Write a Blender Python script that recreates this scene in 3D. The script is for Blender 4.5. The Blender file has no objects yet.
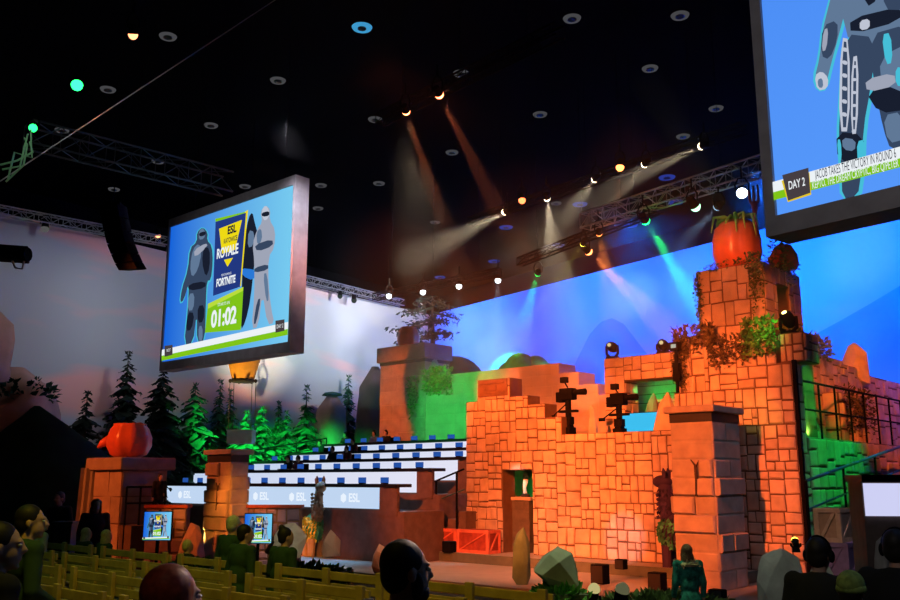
import bpy, bmesh, math, random
from mathutils import Vector, Matrix, Quaternion, noise

C = bpy.context.scene
COL = C.collection
PI = math.pi
rnd = random.Random(7)

# ------------------------------------------------------------------ camera
EYE = 2.7
TH = math.atan(180 / 900.0)
CT, ST = math.cos(TH), math.sin(TH)
cam_d = bpy.data.cameras.new('camera')
cam_d.lens = 36.0
cam_d.sensor_width = 36.0
cam_d.clip_end = 300
cam_o = bpy.data.objects.new('camera', cam_d)
COL.objects.link(cam_o)
cam_o.location = (0, 0, EYE)
cam_o.rotation_euler = (PI / 2 + TH, 0, 0)
C.camera = cam_o
C.view_settings.view_transform = 'Standard'
C.view_settings.look = 'None'
C.view_settings.gamma = 1
C.view_settings.exposure = 0.0
C.view_settings.use_curve_mapping = False

CAMP = Vector((0, 0, EYE))


def ray(px, py):
    x = (px - 450) / 900.0
    y = (300 - py) / 900.0
    return Vector((x, CT - y * ST, ST + y * CT))


def P(px, py, Y):
    d = ray(px, py)
    return CAMP + d * (Y / d.y)


def PZ(px, py, z):
    d = ray(px, py)
    return CAMP + d * ((z - EYE) / d.z)


def PP(px, py, o, n):
    d = ray(px, py)
    return CAMP + d * ((Vector(o) - CAMP).dot(n) / d.dot(n))


# the stage grid: A runs along the temple front (towards the right and nearer), V runs away behind it
A = Vector((0.7413, -0.6712, 0))
V = Vector((0.6712, 0.7413, 0))
Z = Vector((0, 0, 1))
W0 = PZ(467, 552, 0.5)
W0.z = 0
GROT = math.atan2(A.y, A.x)


def G(t, s, z=0.0):
    return W0 + A * t + V * s + Z * z


def GA(px, py, s):
    """(t, z) where the pixel's line of sight meets the upright plane at depth s"""
    p = PP(px, py, G(0, s), V)
    return (p - W0).dot(A), p.z


def GT(px, py, t):
    """(s, z) where the line of sight meets the upright plane at t"""
    p = PP(px, py, G(t, 0), A)
    return (p - W0).dot(V), p.z


# ------------------------------------------------------------------ colours and materials
def lin(r, g, b):
    f = lambda c: (c / 255 / 12.92) if c / 255 <= 0.04045 else ((c / 255 + 0.055) / 1.055) ** 2.4
    return (f(r), f(g), f(b), 1.0)


MATS = {}


def mat(name, col, rough=0.7, metal=0.0, var=0.15, scale=4.0, bump=0.0, island=0.0, spec=0.3, col2=None):
    if name in MATS:
        return MATS[name]
    m = bpy.data.materials.new(name)
    m.use_nodes = True
    nt = m.node_tree
    b = nt.nodes['Principled BSDF']
    b.inputs['Roughness'].default_value = rough
    b.inputs['Metallic'].default_value = metal
    b.inputs['Specular IOR Level'].default_value = spec
    tc = nt.nodes.new('ShaderNodeTexCoord')
    nz = nt.nodes.new('ShaderNodeTexNoise')
    nz.inputs['Scale'].default_value = scale
    nz.inputs['Detail'].default_value = 4
    nt.links.new(tc.outputs['Object'], nz.inputs['Vector'])
    rp = nt.nodes.new('ShaderNodeValToRGB')
    c2 = col2 or tuple(c * (1 - var) for c in col[:3])
    c1 = col if col2 else tuple(min(1, c * (1 + var)) for c in col[:3])
    rp.color_ramp.elements[0].position = 0.3
    rp.color_ramp.elements[1].position = 0.7
    rp.color_ramp.elements[0].color = (*c2[:3], 1)
    rp.color_ramp.elements[1].color = (*c1[:3], 1)
    nt.links.new(nz.outputs['Fac'], rp.inputs['Fac'])
    out = rp.outputs['Color']
    if island:
        ge = nt.nodes.new('ShaderNodeNewGeometry')
        mr = nt.nodes.new('ShaderNodeMapRange')
        mr.inputs['To Min'].default_value = 1 - island
        mr.inputs['To Max'].default_value = 1 + island
        nt.links.new(ge.outputs['Random Per Island'], mr.inputs['Value'])
        mx = nt.nodes.new('ShaderNodeVectorMath')
        mx.operation = 'SCALE'
        nt.links.new(out, mx.inputs[0])
        nt.links.new(mr.outputs['Result'], mx.inputs['Scale'])
        out = mx.outputs['Vector']
    nt.links.new(out, b.inputs['Base Color'])
    if bump:
        bp = nt.nodes.new('ShaderNodeBump')
        bp.inputs['Strength'].default_value = bump
        bp.inputs['Distance'].default_value = 0.05
        nt.links.new(nz.outputs['Fac'], bp.inputs['Height'])
        nt.links.new(bp.outputs['Normal'], b.inputs['Normal'])
    MATS[name] = m
    return m


def emit(name, col, strength=1.0):
    if name in MATS:
        return MATS[name]
    m = bpy.data.materials.new(name)
    m.use_nodes = True
    nt = m.node_tree
    nt.nodes.clear()
    o = nt.nodes.new('ShaderNodeOutputMaterial')
    e = nt.nodes.new('ShaderNodeEmission')
    e.inputs['Color'].default_value = (*col[:3], 1)
    e.inputs['Strength'].default_value = strength
    nt.links.new(e.outputs[0], o.inputs['Surface'])
    MATS[name] = m
    return m


def emit_grad(name, c0, c1, axis=0, strength=1.0):
    """a lit display whose picture itself fades from one colour to another across the screen"""
    m = bpy.data.materials.new(name)
    m.use_nodes = True
    nt = m.node_tree
    nt.nodes.clear()
    o = nt.nodes.new('ShaderNodeOutputMaterial')
    e = nt.nodes.new('ShaderNodeEmission')
    tc = nt.nodes.new('ShaderNodeTexCoord')
    sp = nt.nodes.new('ShaderNodeSeparateXYZ')
    rp = nt.nodes.new('ShaderNodeValToRGB')
    rp.color_ramp.elements[0].color = c0
    rp.color_ramp.elements[1].color = c1
    nt.links.new(tc.outputs['Generated'], sp.inputs[0])
    nt.links.new(sp.outputs[axis], rp.inputs['Fac'])
    nt.links.new(rp.outputs['Color'], e.inputs['Color'])
    e.inputs['Strength'].default_value = strength
    nt.links.new(e.outputs[0], o.inputs['Surface'])
    MATS[name] = m
    return m


M_STONE = mat('stone', (0.50, 0.40, 0.32), 0.8, var=0.18, scale=3, bump=0.25, island=0.16)
M_BRICK = mat('column_brick', (0.38, 0.32, 0.28), 0.8, var=0.15, scale=3, bump=0.2, island=0.12)
M_MORTAR = mat('mortar', (0.16, 0.095, 0.06), 0.9)
M_PLASTER = mat('plaster', (0.46, 0.38, 0.31), 0.8, var=0.14, scale=1.5, bump=0.15)
M_BLACK = mat('black_metal', (0.006, 0.006, 0.008), 0.8, spec=0.05)
M_DARK = mat('dark_paint', (0.03, 0.03, 0.035), 0.6)
M_ALU = mat('aluminium', (0.38, 0.38, 0.40), 0.4, 0.7)
M_FRAME = mat('screen_frame', (0.30, 0.28, 0.29), 0.6)
M_CEIL = mat('ceiling_black', (0.005, 0.005, 0.006), 1.0, spec=0.0)
M_FLOOR = mat('hall_floor', (0.05, 0.045, 0.05), 0.7)
M_STAGE = mat('stage_floor', (0.34, 0.31, 0.27), 0.45, var=0.1, scale=2)
M_RISER = mat('stage_riser', (0.10, 0.12, 0.10), 0.7)
M_WOOD = mat('bench_wood', (0.36, 0.26, 0.10), 0.6, var=0.25, scale=5)
M_CRATE = mat('crate_wood', (0.36, 0.20, 0.12), 0.7, var=0.2, scale=6)
M_REDLIT = mat('red_lit_wood', (0.30, 0.05, 0.03), 0.7, var=0.25, scale=6)  # red light on crates and wall tops put into the wood colour
M_ROCK = mat('rock', (0.38, 0.37, 0.33), 0.85, var=0.2, scale=3, bump=0.3)
M_ROCKB = mat('butte_rock', (0.46, 0.27, 0.21), 0.9, var=0.25, scale=0.9, bump=0.4)
M_ROCKP = mat('purple_rock', (0.16, 0.08, 0.10), 0.9, var=0.3, scale=0.8, bump=0.4)
M_HILL = mat('hill_turf', (0.010, 0.05, 0.035), 0.9, var=0.4, scale=1.0)
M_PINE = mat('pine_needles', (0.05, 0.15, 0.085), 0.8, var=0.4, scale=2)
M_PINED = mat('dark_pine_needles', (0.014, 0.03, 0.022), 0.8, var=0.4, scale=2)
M_TRUNK = mat('bark', (0.05, 0.035, 0.025), 0.9)
M_LEAF = mat('ivy_leaves', (0.10, 0.16, 0.05), 0.7, var=0.4, scale=8, island=0.4)
M_LEAFG = mat('bush_leaves', (0.10, 0.30, 0.06), 0.7, var=0.4, scale=8, island=0.4)
M_LEAFD = mat('dry_vine', (0.10, 0.08, 0.035), 0.8, var=0.4, scale=8, island=0.4)
M_TOMATO = mat('tomato_skin', (0.78, 0.17, 0.07), 0.3, var=0.12, scale=3, spec=0.5)
M_STEM = mat('tomato_stem', (0.40, 0.75, 0.14), 0.6)
M_FORK = mat('red_fork', (0.52, 0.08, 0.05), 0.5)
M_BALLOON = mat('balloon_cloth', (0.85, 0.42, 0.08), 0.7, var=0.1)
M_WICKER = mat('wicker', (0.25, 0.36, 0.32), 0.8)
M_ROPE = mat('rope', (0.12, 0.11, 0.09), 0.8)
M_DESK = mat('desk_black', (0.008, 0.008, 0.010), 0.5)
M_DESKP = mat('desk_panel', (0.12, 0.085, 0.075), 0.8, var=0.2)
M_SKIN = mat('skin', (0.50, 0.30, 0.21), 0.55, var=0.06)
M_HAIRD = mat('dark_hair', (0.012, 0.009, 0.007), 0.6)
M_HAIRR = mat('auburn_hair', (0.22, 0.06, 0.025), 0.5, var=0.3, scale=40)
M_HAIRB = mat('blond_hair', (0.45, 0.38, 0.20), 0.6, var=0.2, scale=40)
M_HAIRG = mat('grey_hair', (0.40, 0.42, 0.36), 0.6, var=0.2, scale=40)
M_CLOTHK = mat('black_cloth', (0.012, 0.013, 0.016), 0.9)
M_CLOTHG = mat('green_cloth', (0.02, 0.05, 0.03), 0.9)
M_CLOTHT = mat('teal_camouflage', (0.04, 0.36, 0.30), 0.9, scale=14, col2=(0.01, 0.06, 0.06))
M_CLOTHL = mat('pale_cloth', (0.42, 0.44, 0.36), 0.9)
M_CLOTHB = mat('blue_cloth', (0.08, 0.20, 0.42), 0.9)
M_FUR = mat('fur_trim', (0.55, 0.42, 0.26), 0.95, var=0.3, scale=40)
M_TROUSER = mat('dark_trousers', (0.02, 0.022, 0.03), 0.9)
M_SHOE = mat('shoe', (0.02, 0.018, 0.016), 0.6)
M_EYE = mat('eye', (0.7, 0.7, 0.68), 0.3)
M_WHITE = mat('white_plaster', (0.75, 0.75, 0.72), 0.5)
M_PURPLE = mat('purple_fringe', (0.045, 0.025, 0.085), 0.9, island=0.5)
M_FRGREEN = mat('green_fringe', (0.06, 0.30, 0.16), 0.9, island=0.5)
M_FRYEL = mat('yellow_fringe', (0.62, 0.50, 0.06), 0.9, island=0.4)
M_FRBRN = mat('tan_fringe', (0.40, 0.24, 0.14), 0.9, island=0.4)
M_GLASSY = mat('lens_glass', (0.02, 0.02, 0.03), 0.1, spec=0.8)
M_DISC = mat('downlight_trim', (0.62, 0.62, 0.64), 0.5)
M_SPEAKER = mat('speaker_black', (0.005, 0.006, 0.009), 0.8, spec=0.05)
M_PSTONE = mat('purple_stone', (0.22, 0.15, 0.24), 0.85, var=0.2, scale=3, bump=0.2, island=0.3)


# ------------------------------------------------------------------ mesh builder (world coordinates)
class MB:
    def __init__(self):
        self.v = []
        self.f = []
        self.m = []

    def add(self, vs, fs, mi=0):
        o = len(self.v)
        self.v += [tuple(p) for p in vs]
        self.f += [tuple(i + o for i in f) for f in fs]
        self.m += [mi] * len(fs)

    def hexa(self, p, mi=0):
        self.add(p, [(0, 3, 2, 1), (4, 5, 6, 7), (0, 1, 5, 4), (1, 2, 6, 5), (2, 3, 7, 6), (3, 0, 4, 7)], mi)

    def gbox(self, t0, t1, s0, s1, z0, z1, mi=0):
        self.hexa([G(t0, s0, z0), G(t1, s0, z0), G(t1, s1, z0), G(t0, s1, z0),
                   G(t0, s0, z1), G(t1, s0, z1), G(t1, s1, z1), G(t0, s1, z1)], mi)

    def box(self, c, size, rot=None, mi=0):
        c = Vector(c)
        r = rot if rot is not None else Matrix.Identity(3)
        if not isinstance(r, Matrix):
            r = Matrix.Rotation(r, 3, 'Z')
        hx, hy, hz = size[0] / 2, size[1] / 2, size[2] / 2
        q = [(-hx, -hy, -hz), (hx, -hy, -hz), (hx, hy, -hz), (-hx, hy, -hz),
             (-hx, -hy, hz), (hx, -hy, hz), (hx, hy, hz), (-hx, hy, hz)]
        self.hexa([c + r @ Vector(p) for p in q], mi)

    def tube(self, p0, p1, r0, r1=None, n=8, mi=0):
        self.path([p0, p1], [r0, r0 if r1 is None else r1], n, mi)

    def path(self, pts, rad, n=8, mi=0, caps=True):
        pts = [Vector(p) for p in pts]
        if not isinstance(rad, (list, tuple)):
            rad = [rad] * len(pts)
        vs, fs = [], []
        up = None
        for i, p in enumerate(pts):
            d = (pts[min(i + 1, len(pts) - 1)] - pts[max(i - 1, 0)])
            if d.length < 1e-9:
                d = Vector((0, 0, 1))
            d.normalize()
            if up is None:
                up = Vector((0, 0, 1)) if abs(d.z) < 0.9 else Vector((1, 0, 0))
            x = up.cross(d)
            if x.length < 1e-4:
                x = Vector((1, 0, 0)).cross(d)
            x.normalize()
            y = d.cross(x)
            up = y
            for k in range(n):
                a = 2 * PI * k / n
                vs.append(p + x * (math.cos(a) * rad[i]) + y * (math.sin(a) * rad[i]))
        for i in range(len(pts) - 1):
            for k in range(n):
                k2 = (k + 1) % n
                fs.append((i * n + k, i * n + k2, (i + 1) * n + k2, (i + 1) * n + k))
        if caps:
            fs.append(tuple(range(n - 1, -1, -1)))
            fs.append(tuple((len(pts) - 1) * n + k for k in range(n)))
        self.add(vs, fs, mi)

    def ell(self, c, r, n=12, m=8, rot=None, mi=0):
        c = Vector(c)
        vs, fs = [], []
        for i in range(1, m):
            a = PI * i / m
            for k in range(n):
                b = 2 * PI * k / n
                q = Vector((r[0] * math.sin(a) * math.cos(b), r[1] * math.sin(a) * math.sin(b), r[2] * math.cos(a)))
                vs.append(c + (rot @ q if rot else q))
        for q in (Vector((0, 0, r[2])), Vector((0, 0, -r[2]))):
            vs.append(c + (rot @ q if rot else q))
        T, B = (m - 1) * n, (m - 1) * n + 1
        for i in range(m - 2):
            for k in range(n):
                k2 = (k + 1) % n
                fs.append((i * n + k, (i + 1) * n + k, (i + 1) * n + k2, i * n + k2))
        for k in range(n):
            k2 = (k + 1) % n
            fs.append((T, k, k2))
            fs.append((B, (m - 2) * n + k2, (m - 2) * n + k))
        self.add(vs, fs, mi)

    def lathe(self, c, prof, n=20, mi=0, rib=0.0, ribs=8, axis=None):
        """prof: list of (radius, height); turned about the upright through c"""
        c = Vector(c)
        q = axis.to_track_quat('Z', 'Y').to_matrix() if axis is not None else Matrix.Identity(3)
        vs, fs = [], []
        for r, h in prof:
            for k in range(n):
                a = 2 * PI * k / n
                rr = r * (1 - rib * (0.5 + 0.5 * math.cos(a * ribs)) ** 4)
                vs.append(c + q @ Vector((rr * math.cos(a), rr * math.sin(a), h)))
        for i in range(len(prof) - 1):
            for k in range(n):
                k2 = (k + 1) % n
                fs.append((i * n + k, i * n + k2, (i + 1) * n + k2, (i + 1) * n + k))
        fs.append(tuple(range(n - 1, -1, -1)))
        fs.append(tuple((len(prof) - 1) * n + k for k in range(n)))
        self.add(vs, fs, mi)

    def prism(self, pts, off, mi=0):
        """closed solid between the outline pts and the same outline moved by off"""
        n = len(pts)
        off = Vector(off)
        vs = [Vector(p) for p in pts] + [Vector(p) + off for p in pts]
        fs = [tuple(range(n)), tuple(range(2 * n - 1, n - 1, -1))]
        for i in range(n):
            j = (i + 1) % n
            fs.append((j, i, n + i, n + j))
        self.add(vs, fs, mi)

    def face(self, pts, mi=0):
        self.add(pts, [tuple(range(len(pts)))], mi)

    def leaf(self, p, d, size, mi=0, w=0.5):
        """one bent leaf"""
        p = Vector(p)
        d = Vector(d).normalized()
        s = d.cross(Vector((rnd.uniform(-1, 1), rnd.uniform(-1, 1), rnd.uniform(-1, 1))))
        if s.length < 1e-3:
            s = Vector((1, 0, 0))
        s.normalize()
        n = d.cross(s)
        a = p + d * size * 0.5 + s * size * w * 0.5 + n * size * 0.12
        b = p + d * size * 0.5 - s * size * w * 0.5 + n * size * 0.12
        self.add([p, a, p + d * size, b], [(0, 1, 2), (0, 2, 3)], mi)

    def build(self, name, mats, parent=None, smooth=False, bevel=0.0, origin=None, fix=False):
        me = bpy.data.meshes.new(name)
        if not isinstance(mats, (list, tuple)):
            mats = [mats]
        org = Vector(origin) if origin is not None else Vector((0, 0, 0))
        if parent is None and origin is None and self.v:
            xs = [v[0] for v in self.v]; ys = [v[1] for v in self.v]; zs = [v[2] for v in self.v]
            org = Vector(((min(xs) + max(xs)) / 2, (min(ys) + max(ys)) / 2, min(zs)))
        me.from_pydata([(v[0] - org.x, v[1] - org.y, v[2] - org.z) for v in self.v], [], self.f)
        for m in mats:
            me.materials.append(m)
        me.polygons.foreach_set('material_index', self.m)
        if fix:
            b = bmesh.new(); b.from_mesh(me)
            bmesh.ops.recalc_face_normals(b, faces=b.faces)
            b.to_mesh(me); b.free()
        if smooth:
            me.polygons.foreach_set('use_smooth', [True] * len(me.polygons))
        me.update()
        o = bpy.data.objects.new(name, me)
        COL.objects.link(o)
        if parent is None:
            o.location = org
        else:
            o.parent = parent
            mw = Matrix.Identity(4)
            q = parent
            while q is not None:
                mw = q.matrix_basis @ mw
                q = q.parent
            o.matrix_basis = mw.inverted() @ Matrix.Translation(org)
        if bevel:
            bv = o.modifiers.new('bevel', 'BEVEL')
            bv.width = bevel
            bv.segments = 2
            bv.limit_method = 'ANGLE'
        return o


def tag(o, label=None, cat=None, group=None, kind=None):
    if label: o['label'] = label
    if cat: o['category'] = cat
    if group: o['group'] = group
    if kind: o['kind'] = kind
    return o


def thing(name, label, cat, loc, rotz=0.0, group=None):
    o = bpy.data.objects.new(name, None)
    o.empty_display_size = 0.2
    COL.objects.link(o)
    o.location = loc
    o.rotation_euler = (0, 0, rotz)
    bpy.context.view_layer.update()
    return tag(o, label, cat, group)


KIDS = {}


def dup(root, loc, rotz=None, label=None, group=None, scale=None):
    r = root.copy()
    COL.objects.link(r)
    r.location = loc
    if rotz is not None: r.rotation_euler = (0, 0, rotz)
    if scale is not None: r.scale = scale
    if label: r['label'] = label
    if group: r['group'] = group
    for ch in list(root.children):
        c = ch.copy(); COL.objects.link(c); c.parent = r
        for g in list(ch.children):
            d = g.copy(); COL.objects.link(d); d.parent = c
    return r


def structure(mb, name, m, **k):
    return tag(mb.build(name, m, **k), kind='structure')


def text(s, size, o, ex, ey, m, parent, name='lettering', align='CENTER', bold=0.0, sx=1.0, shear=0.0, fit=None):
    """flat lettering with its middle at o, reading along ex"""
    cu = bpy.data.curves.new(name, 'FONT')
    cu.body = s
    cu.size = size
    cu.align_x = align
    cu.align_y = 'CENTER'
    cu.offset = bold
    cu.shear = shear
    tmp = bpy.data.objects.new(name, cu)
    COL.objects.link(tmp)
    bpy.context.view_layer.update()
    me = bpy.data.meshes.new_from_object(tmp.evaluated_get(bpy.context.evaluated_depsgraph_get()))
    bpy.data.objects.remove(tmp)
    if fit:
        xs = [v.co.x for v in me.vertices]
        sx = fit / (max(xs) - min(xs))
    ex = Vector(ex).normalized(); ey = Vector(ey).normalized()
    ez = ex.cross(ey)
    R = Matrix((ex, ey, ez)).transposed().to_4x4()
    me.transform(Matrix.Translation(Vector(o)) @ R @ Matrix.Diagonal((sx, 1, 1, 1)))
    me.materials.clear()
    me.materials.append(m)
    for p in me.polygons: p.material_index = 0
    ob = bpy.data.objects.new(name, me)
    COL.objects.link(ob)
    if parent is not None:
        ob.parent = parent
        mw = Matrix.Identity(4); q = parent
        while q is not None:
            mw = q.matrix_basis @ mw; q = q.parent
        ob.matrix_basis = mw.inverted()
    return ob


# ------------------------------------------------------------------ masonry
def split_rects(x0, y0, x1, y1, cell, r, out):
    w, h = x1 - x0, y1 - y0
    lim_w = cell * r.uniform(0.8, 1.5)
    lim_h = cell * r.uniform(0.8, 1.5)
    if w <= lim_w and h <= lim_h:
        out.append((x0, y0, x1, y1))
        return
    if (w / lim_w) > (h / lim_h):
        c = x0 + w * r.uniform(0.35, 0.65)
        split_rects(x0, y0, c, y1, cell, r, out); split_rects(c, y0, x1, y1, cell, r, out)
    else:
        c = y0 + h * r.uniform(0.35, 0.65)
        split_rects(x0, y0, x1, c, cell, r, out); split_rects(x0, c, x1, y1, cell, r, out)


def course_rects(x0, y0, x1, y1, ch, bw, r, out):
    n = max(1, round((y1 - y0) / ch))
    for i in range(n):
        ya, yb = y0 + (y1 - y0) * i / n, y0 + (y1 - y0) * (i + 1) / n
        x = x0
        while x < x1 - 1e-6:
            w = bw * r.uniform(0.6, 1.4)
            if x1 - (x + w) < bw * 0.4: w = x1 - x
            out.append((x, ya, min(x1, x + w), yb))
            x += w


def cut(rects, hole):
    hx0, hy0, hx1, hy1 = hole
    out = []
    for x0, y0, x1, y1 in rects:
        if x1 <= hx0 or x0 >= hx1 or y1 <= hy0 or y0 >= hy1:
            out.append((x0, y0, x1, y1)); continue
        if x0 < hx0: out.append((x0, y0, hx0, y1))
        if x1 > hx1: out.append((hx1, y0, x1, y1))
        a, b = max(x0, hx0), min(x1, hx1)
        if y1 > hy1: out.append((a, hy1, b, y1))
        if y0 < hy0: out.append((a, y0, b, hy0))
    return [q for q in out if q[2] - q[0] > 0.05 and q[3] - q[1] > 0.05]


def profile_cut(rects, segs):
    """keep only what lies under a stepped skyline segs = [(x0, x1, top)]"""
    for i, (a, b, top) in enumerate(segs):
        rects = cut(rects, (a, top, b, 1e3))
    return rects


def blocks(mb, rects, O, ex, en, r, gap=0.025, depth=(0.03, 0.06), jit=0.03, mi=0, proud=0.0, dproud=0.1):
    """raised stones on the wall plane through O, along ex and the upright, facing en"""
    O = Vector(O); ex = Vector(ex); en = Vector(en)
    for x0, y0, x1, y1 in rects:
        g = min(gap, (x1 - x0) * 0.2, (y1 - y0) * 0.2)
        j = min(jit, (x1 - x0) * 0.1, (y1 - y0) * 0.1)
        q = [(x0 + g, y0 + g), (x1 - g, y0 + g), (x1 - g, y1 - g), (x0 + g, y1 - g)]
        q = [(a + r.uniform(-j, j) * 0.5, b + r.uniform(-j, j) * 0.5) for a, b in q]
        d = r.uniform(*depth)
        if r.random() < proud: d += dproud
        ch = min(0.03, (x1 - x0) * 0.15, (y1 - y0) * 0.15)
        cx, cy = (x0 + x1) / 2, (y0 + y1) / 2
        vs = []
        for k, dd in ((0, -0.02), (0, d * 0.6), (1, d)):
            for a, b in q:
                if k:
                    a += ch if a < cx else -ch
                    b += ch if b < cy else -ch
                vs.append(O + ex * a + Z * b + en * (dd + (r.uniform(-0.006, 0.006) if k else 0)))
        fs = []
        flip = ex.cross(Z).dot(en) < 0
        for l in (0, 4):
            for k in range(4):
                k2 = (k + 1) % 4
                f = (l + k, l + k2, l + 4 + k2, l + 4 + k)
                fs.append(f[::-1] if flip else f)
        f = (8, 9, 10, 11)
        fs.append(f[::-1] if flip else f)
        mb.add(vs, fs, mi)


def rock_mesh(mb, c, size, seed, n=26, mi=0, point=0.0):
    r = random.Random(seed)
    b = bmesh.new()
    for i in range(n):
        d = Vector((r.gauss(0, 1), r.gauss(0, 1), r.gauss(0, 1))).normalized()
        k = r.uniform(0.85, 1.05)
        zz = d.z
        taper = 1 - point * max(0, zz)
        p = Vector((d.x * size[0] * taper, d.y * size[1] * taper, max(d.z, -0.55) * size[2])) * k
        b.verts.new(Vector(c) + p)
    res = bmesh.ops.convex_hull(b, input=b.verts)
    bmesh.ops.delete(b, geom=[g for g in res['geom_interior'] if isinstance(g, bmesh.types.BMVert)], context='VERTS')
    bmesh.ops.recalc_face_normals(b, faces=b.faces)
    b.verts.index_update()
    mb.add([v.co.copy() for v in b.verts], [tuple(v.index for v in f.verts) for f in b.faces], mi)
    b.free()


def rock(name, label, c_base, size, seed, m=None, point=0.0, cat='rock', group=None, n=26):
    mb = MB()
    rock_mesh(mb, Vector(c_base) + Z * size[2] * 0.5, size, seed, n, 0, point)
    o = mb.build(name, m or M_ROCK, bevel=min(size) * 0.05)
    return tag(o, label, cat, group)


def mound(mb, c, rx, ry, h, seed, rings=9, n=26, prof=None, mi=0):
    """a weathered butte or mound: stacked noisy rings"""
    r = random.Random(seed)
    sx, sy = r.uniform(0, 50), r.uniform(0, 50)
    vs, fs = [], []
    for i in range(rings):
        f = i / (rings - 1)
        w = prof(f) if prof else math.sqrt(max(0, 1 - f * f))
        for k in range(n):
            a = 2 * PI * k / n
            q = 1 + 0.24 * noise.noise(Vector((math.cos(a) * 1.7 + sx, math.sin(a) * 1.7 + sy, f * 3)))
            q += 0.05 * noise.noise(Vector((math.cos(a) * 6 + sx, math.sin(a) * 6 + sy, f * 4)))
            vs.append(Vector(c) + Vector((rx * w * q * math.cos(a), ry * w * q * math.sin(a), h * f)))
    for i in range(rings - 1):
        for k in range(n):
            k2 = (k + 1) % n
            fs.append((i * n + k, i * n + k2, (i + 1) * n + k2, (i + 1) * n + k))
    fs.append(tuple(range(n - 1, -1, -1)))
    fs.append(tuple((rings - 1) * n + k for k in range(n)))
    mb.add(vs, fs, mi)


# ------------------------------------------------------------------ lights
ORD = 'first second third fourth fifth sixth seventh eighth ninth tenth eleventh twelfth thirteenth fourteenth fifteenth sixteenth'.split()


def spot(loc, target, color, power, angle=20, blend=0.4, size=0.1, parent=None):
    d = bpy.data.lights.new('spot', 'SPOT')
    d.color = color[:3]
    d.energy = power
    d.spot_size = math.radians(angle)
    d.spot_blend = blend
    d.shadow_soft_size = size
    o = bpy.data.objects.new('stage_beam_or_fill', d)
    COL.objects.link(o)
    o.location = loc
    o.rotation_euler = (Vector(target) - Vector(loc)).to_track_quat('-Z', 'Y').to_euler()
    return o
# ================================================================== THE SETTING
CORN = P(430, 315, 56)
WTOP = CORN.z
LFT = PZ(0, 212, WTOP)
RGT = PZ(740, 235, WTOP)
CORN2 = Vector((CORN.x, CORN.y, 0))
DL = Vector((LFT.x - CORN.x, LFT.y - CORN.y, 0)).normalized()
DR = Vector((RGT.x - CORN.x, RGT.y - CORN.y, 0)).normalized()
NL = Vector((-DL.y, DL.x, 0))
if NL.dot(CORN2) > 0: NL = -NL            # towards the camera
NR = Vector((-DR.y, DR.x, 0))
if NR.dot(CORN2) > 0: NR = -NR
CEIL = EYE + 13.0


def sky_cloth(name, base, dark, cloud, stretch, lo=0.52, hi=0.7):
    m = bpy.data.materials.new(name)
    m.use_nodes = True
    nt = m.node_tree
    b = nt.nodes['Principled BSDF']
    b.inputs['Roughness'].default_value = 0.9
    b.inputs['Specular IOR Level'].default_value = 0.1
    tc = nt.nodes.new('ShaderNodeTexCoord')
    mp = nt.nodes.new('ShaderNodeMapping')
    mp.inputs['Scale'].default_value = stretch
    mp.inputs['Rotation'].default_value = (0, 0, 0)
    nz = nt.nodes.new('ShaderNodeTexNoise')
    nz.inputs['Scale'].default_value = 1.0
    nz.inputs['Detail'].default_value = 3
    rp = nt.nodes.new('ShaderNodeValToRGB')
    rp.color_ramp.elements[0].position = lo
    rp.color_ramp.elements[1].position = hi
    rp.color_ramp.elements[0].color = (0, 0, 0, 1)
    rp.color_ramp.elements[1].color = (1, 1, 1, 1)
    nz2 = nt.nodes.new('ShaderNodeTexNoise')
    nz2.inputs['Scale'].default_value = 0.09
    mixb = nt.nodes.new('ShaderNodeMixRGB')
    mixb.inputs['Color1'].default_value = dark
    mixb.inputs['Color2'].default_value = base
    mix = nt.nodes.new('ShaderNodeMixRGB')
    mix.inputs['Color2'].default_value = cloud
    L = nt.links.new
    L(tc.outputs['Object'], mp.inputs['Vector'])
    L(mp.outputs[0], nz.inputs['Vector'])
    L(nz.outputs['Fac'], rp.inputs['Fac'])
    L(tc.outputs['Object'], nz2.inputs['Vector'])
    L(nz2.outputs['Fac'], mixb.inputs['Fac'])
    L(mixb.outputs[0], mix.inputs['Color1'])
    L(rp.outputs['Color'], mix.inputs['Fac'])
    L(mix.outputs[0], b.inputs['Base Color'])
    return m


def wall_slab(name, a, b, n, z0, z1, m, th=0.2):
    """an upright wall whose own x runs along it and whose z is up, so its cloth is painted along it"""
    d = (b - a); ln = d.length; d.normalize()
    me = bpy.data.meshes.new(name)
    off = -th
    s = 1 if Vector((d.x, d.y, 0)).cross(Z).dot(n) > 0 else -1
    # local axes: x along, y = into the wall
    mbl = [(0, 0, z0), (ln, 0, z0), (ln, th, z0), (0, th, z0), (0, 0, z1), (ln, 0, z1), (ln, th, z1), (0, th, z1)]
    me.from_pydata(mbl, [], [(0, 3, 2, 1), (4, 5, 6, 7), (0, 1, 5, 4), (1, 2, 6, 5), (2, 3, 7, 6), (3, 0, 4, 7)])
    me.materials.append(m)
    o = bpy.data.objects.new(name, me)
    COL.objects.link(o)
    y = -n
    R = Matrix((d, y, Z)).transposed()
    if R.determinant() < 0:
        me.flip_normals()
    o.matrix_world = Matrix.Translation((a.x, a.y, 0)) @ R.to_4x4()
    return tag(o, kind='structure')


M_SKYL = sky_cloth('painted_evening_sky', (0.48, 0.50, 0.52, 1), (0.36, 0.39, 0.42, 1), (0.80, 0.42, 0.38, 1), (0.085, 0.085, 0.42), 0.50, 0.62)
M_SKYR = sky_cloth('painted_blue_sky', (0.25, 0.40, 0.85, 1), (0.19, 0.33, 0.78, 1), (0.46, 0.56, 0.88, 1), (0.10, 0.10, 0.13), 0.50, 0.66)
LEND = CORN2 + DL * 48
REND = CORN2 + DR * 46
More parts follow.
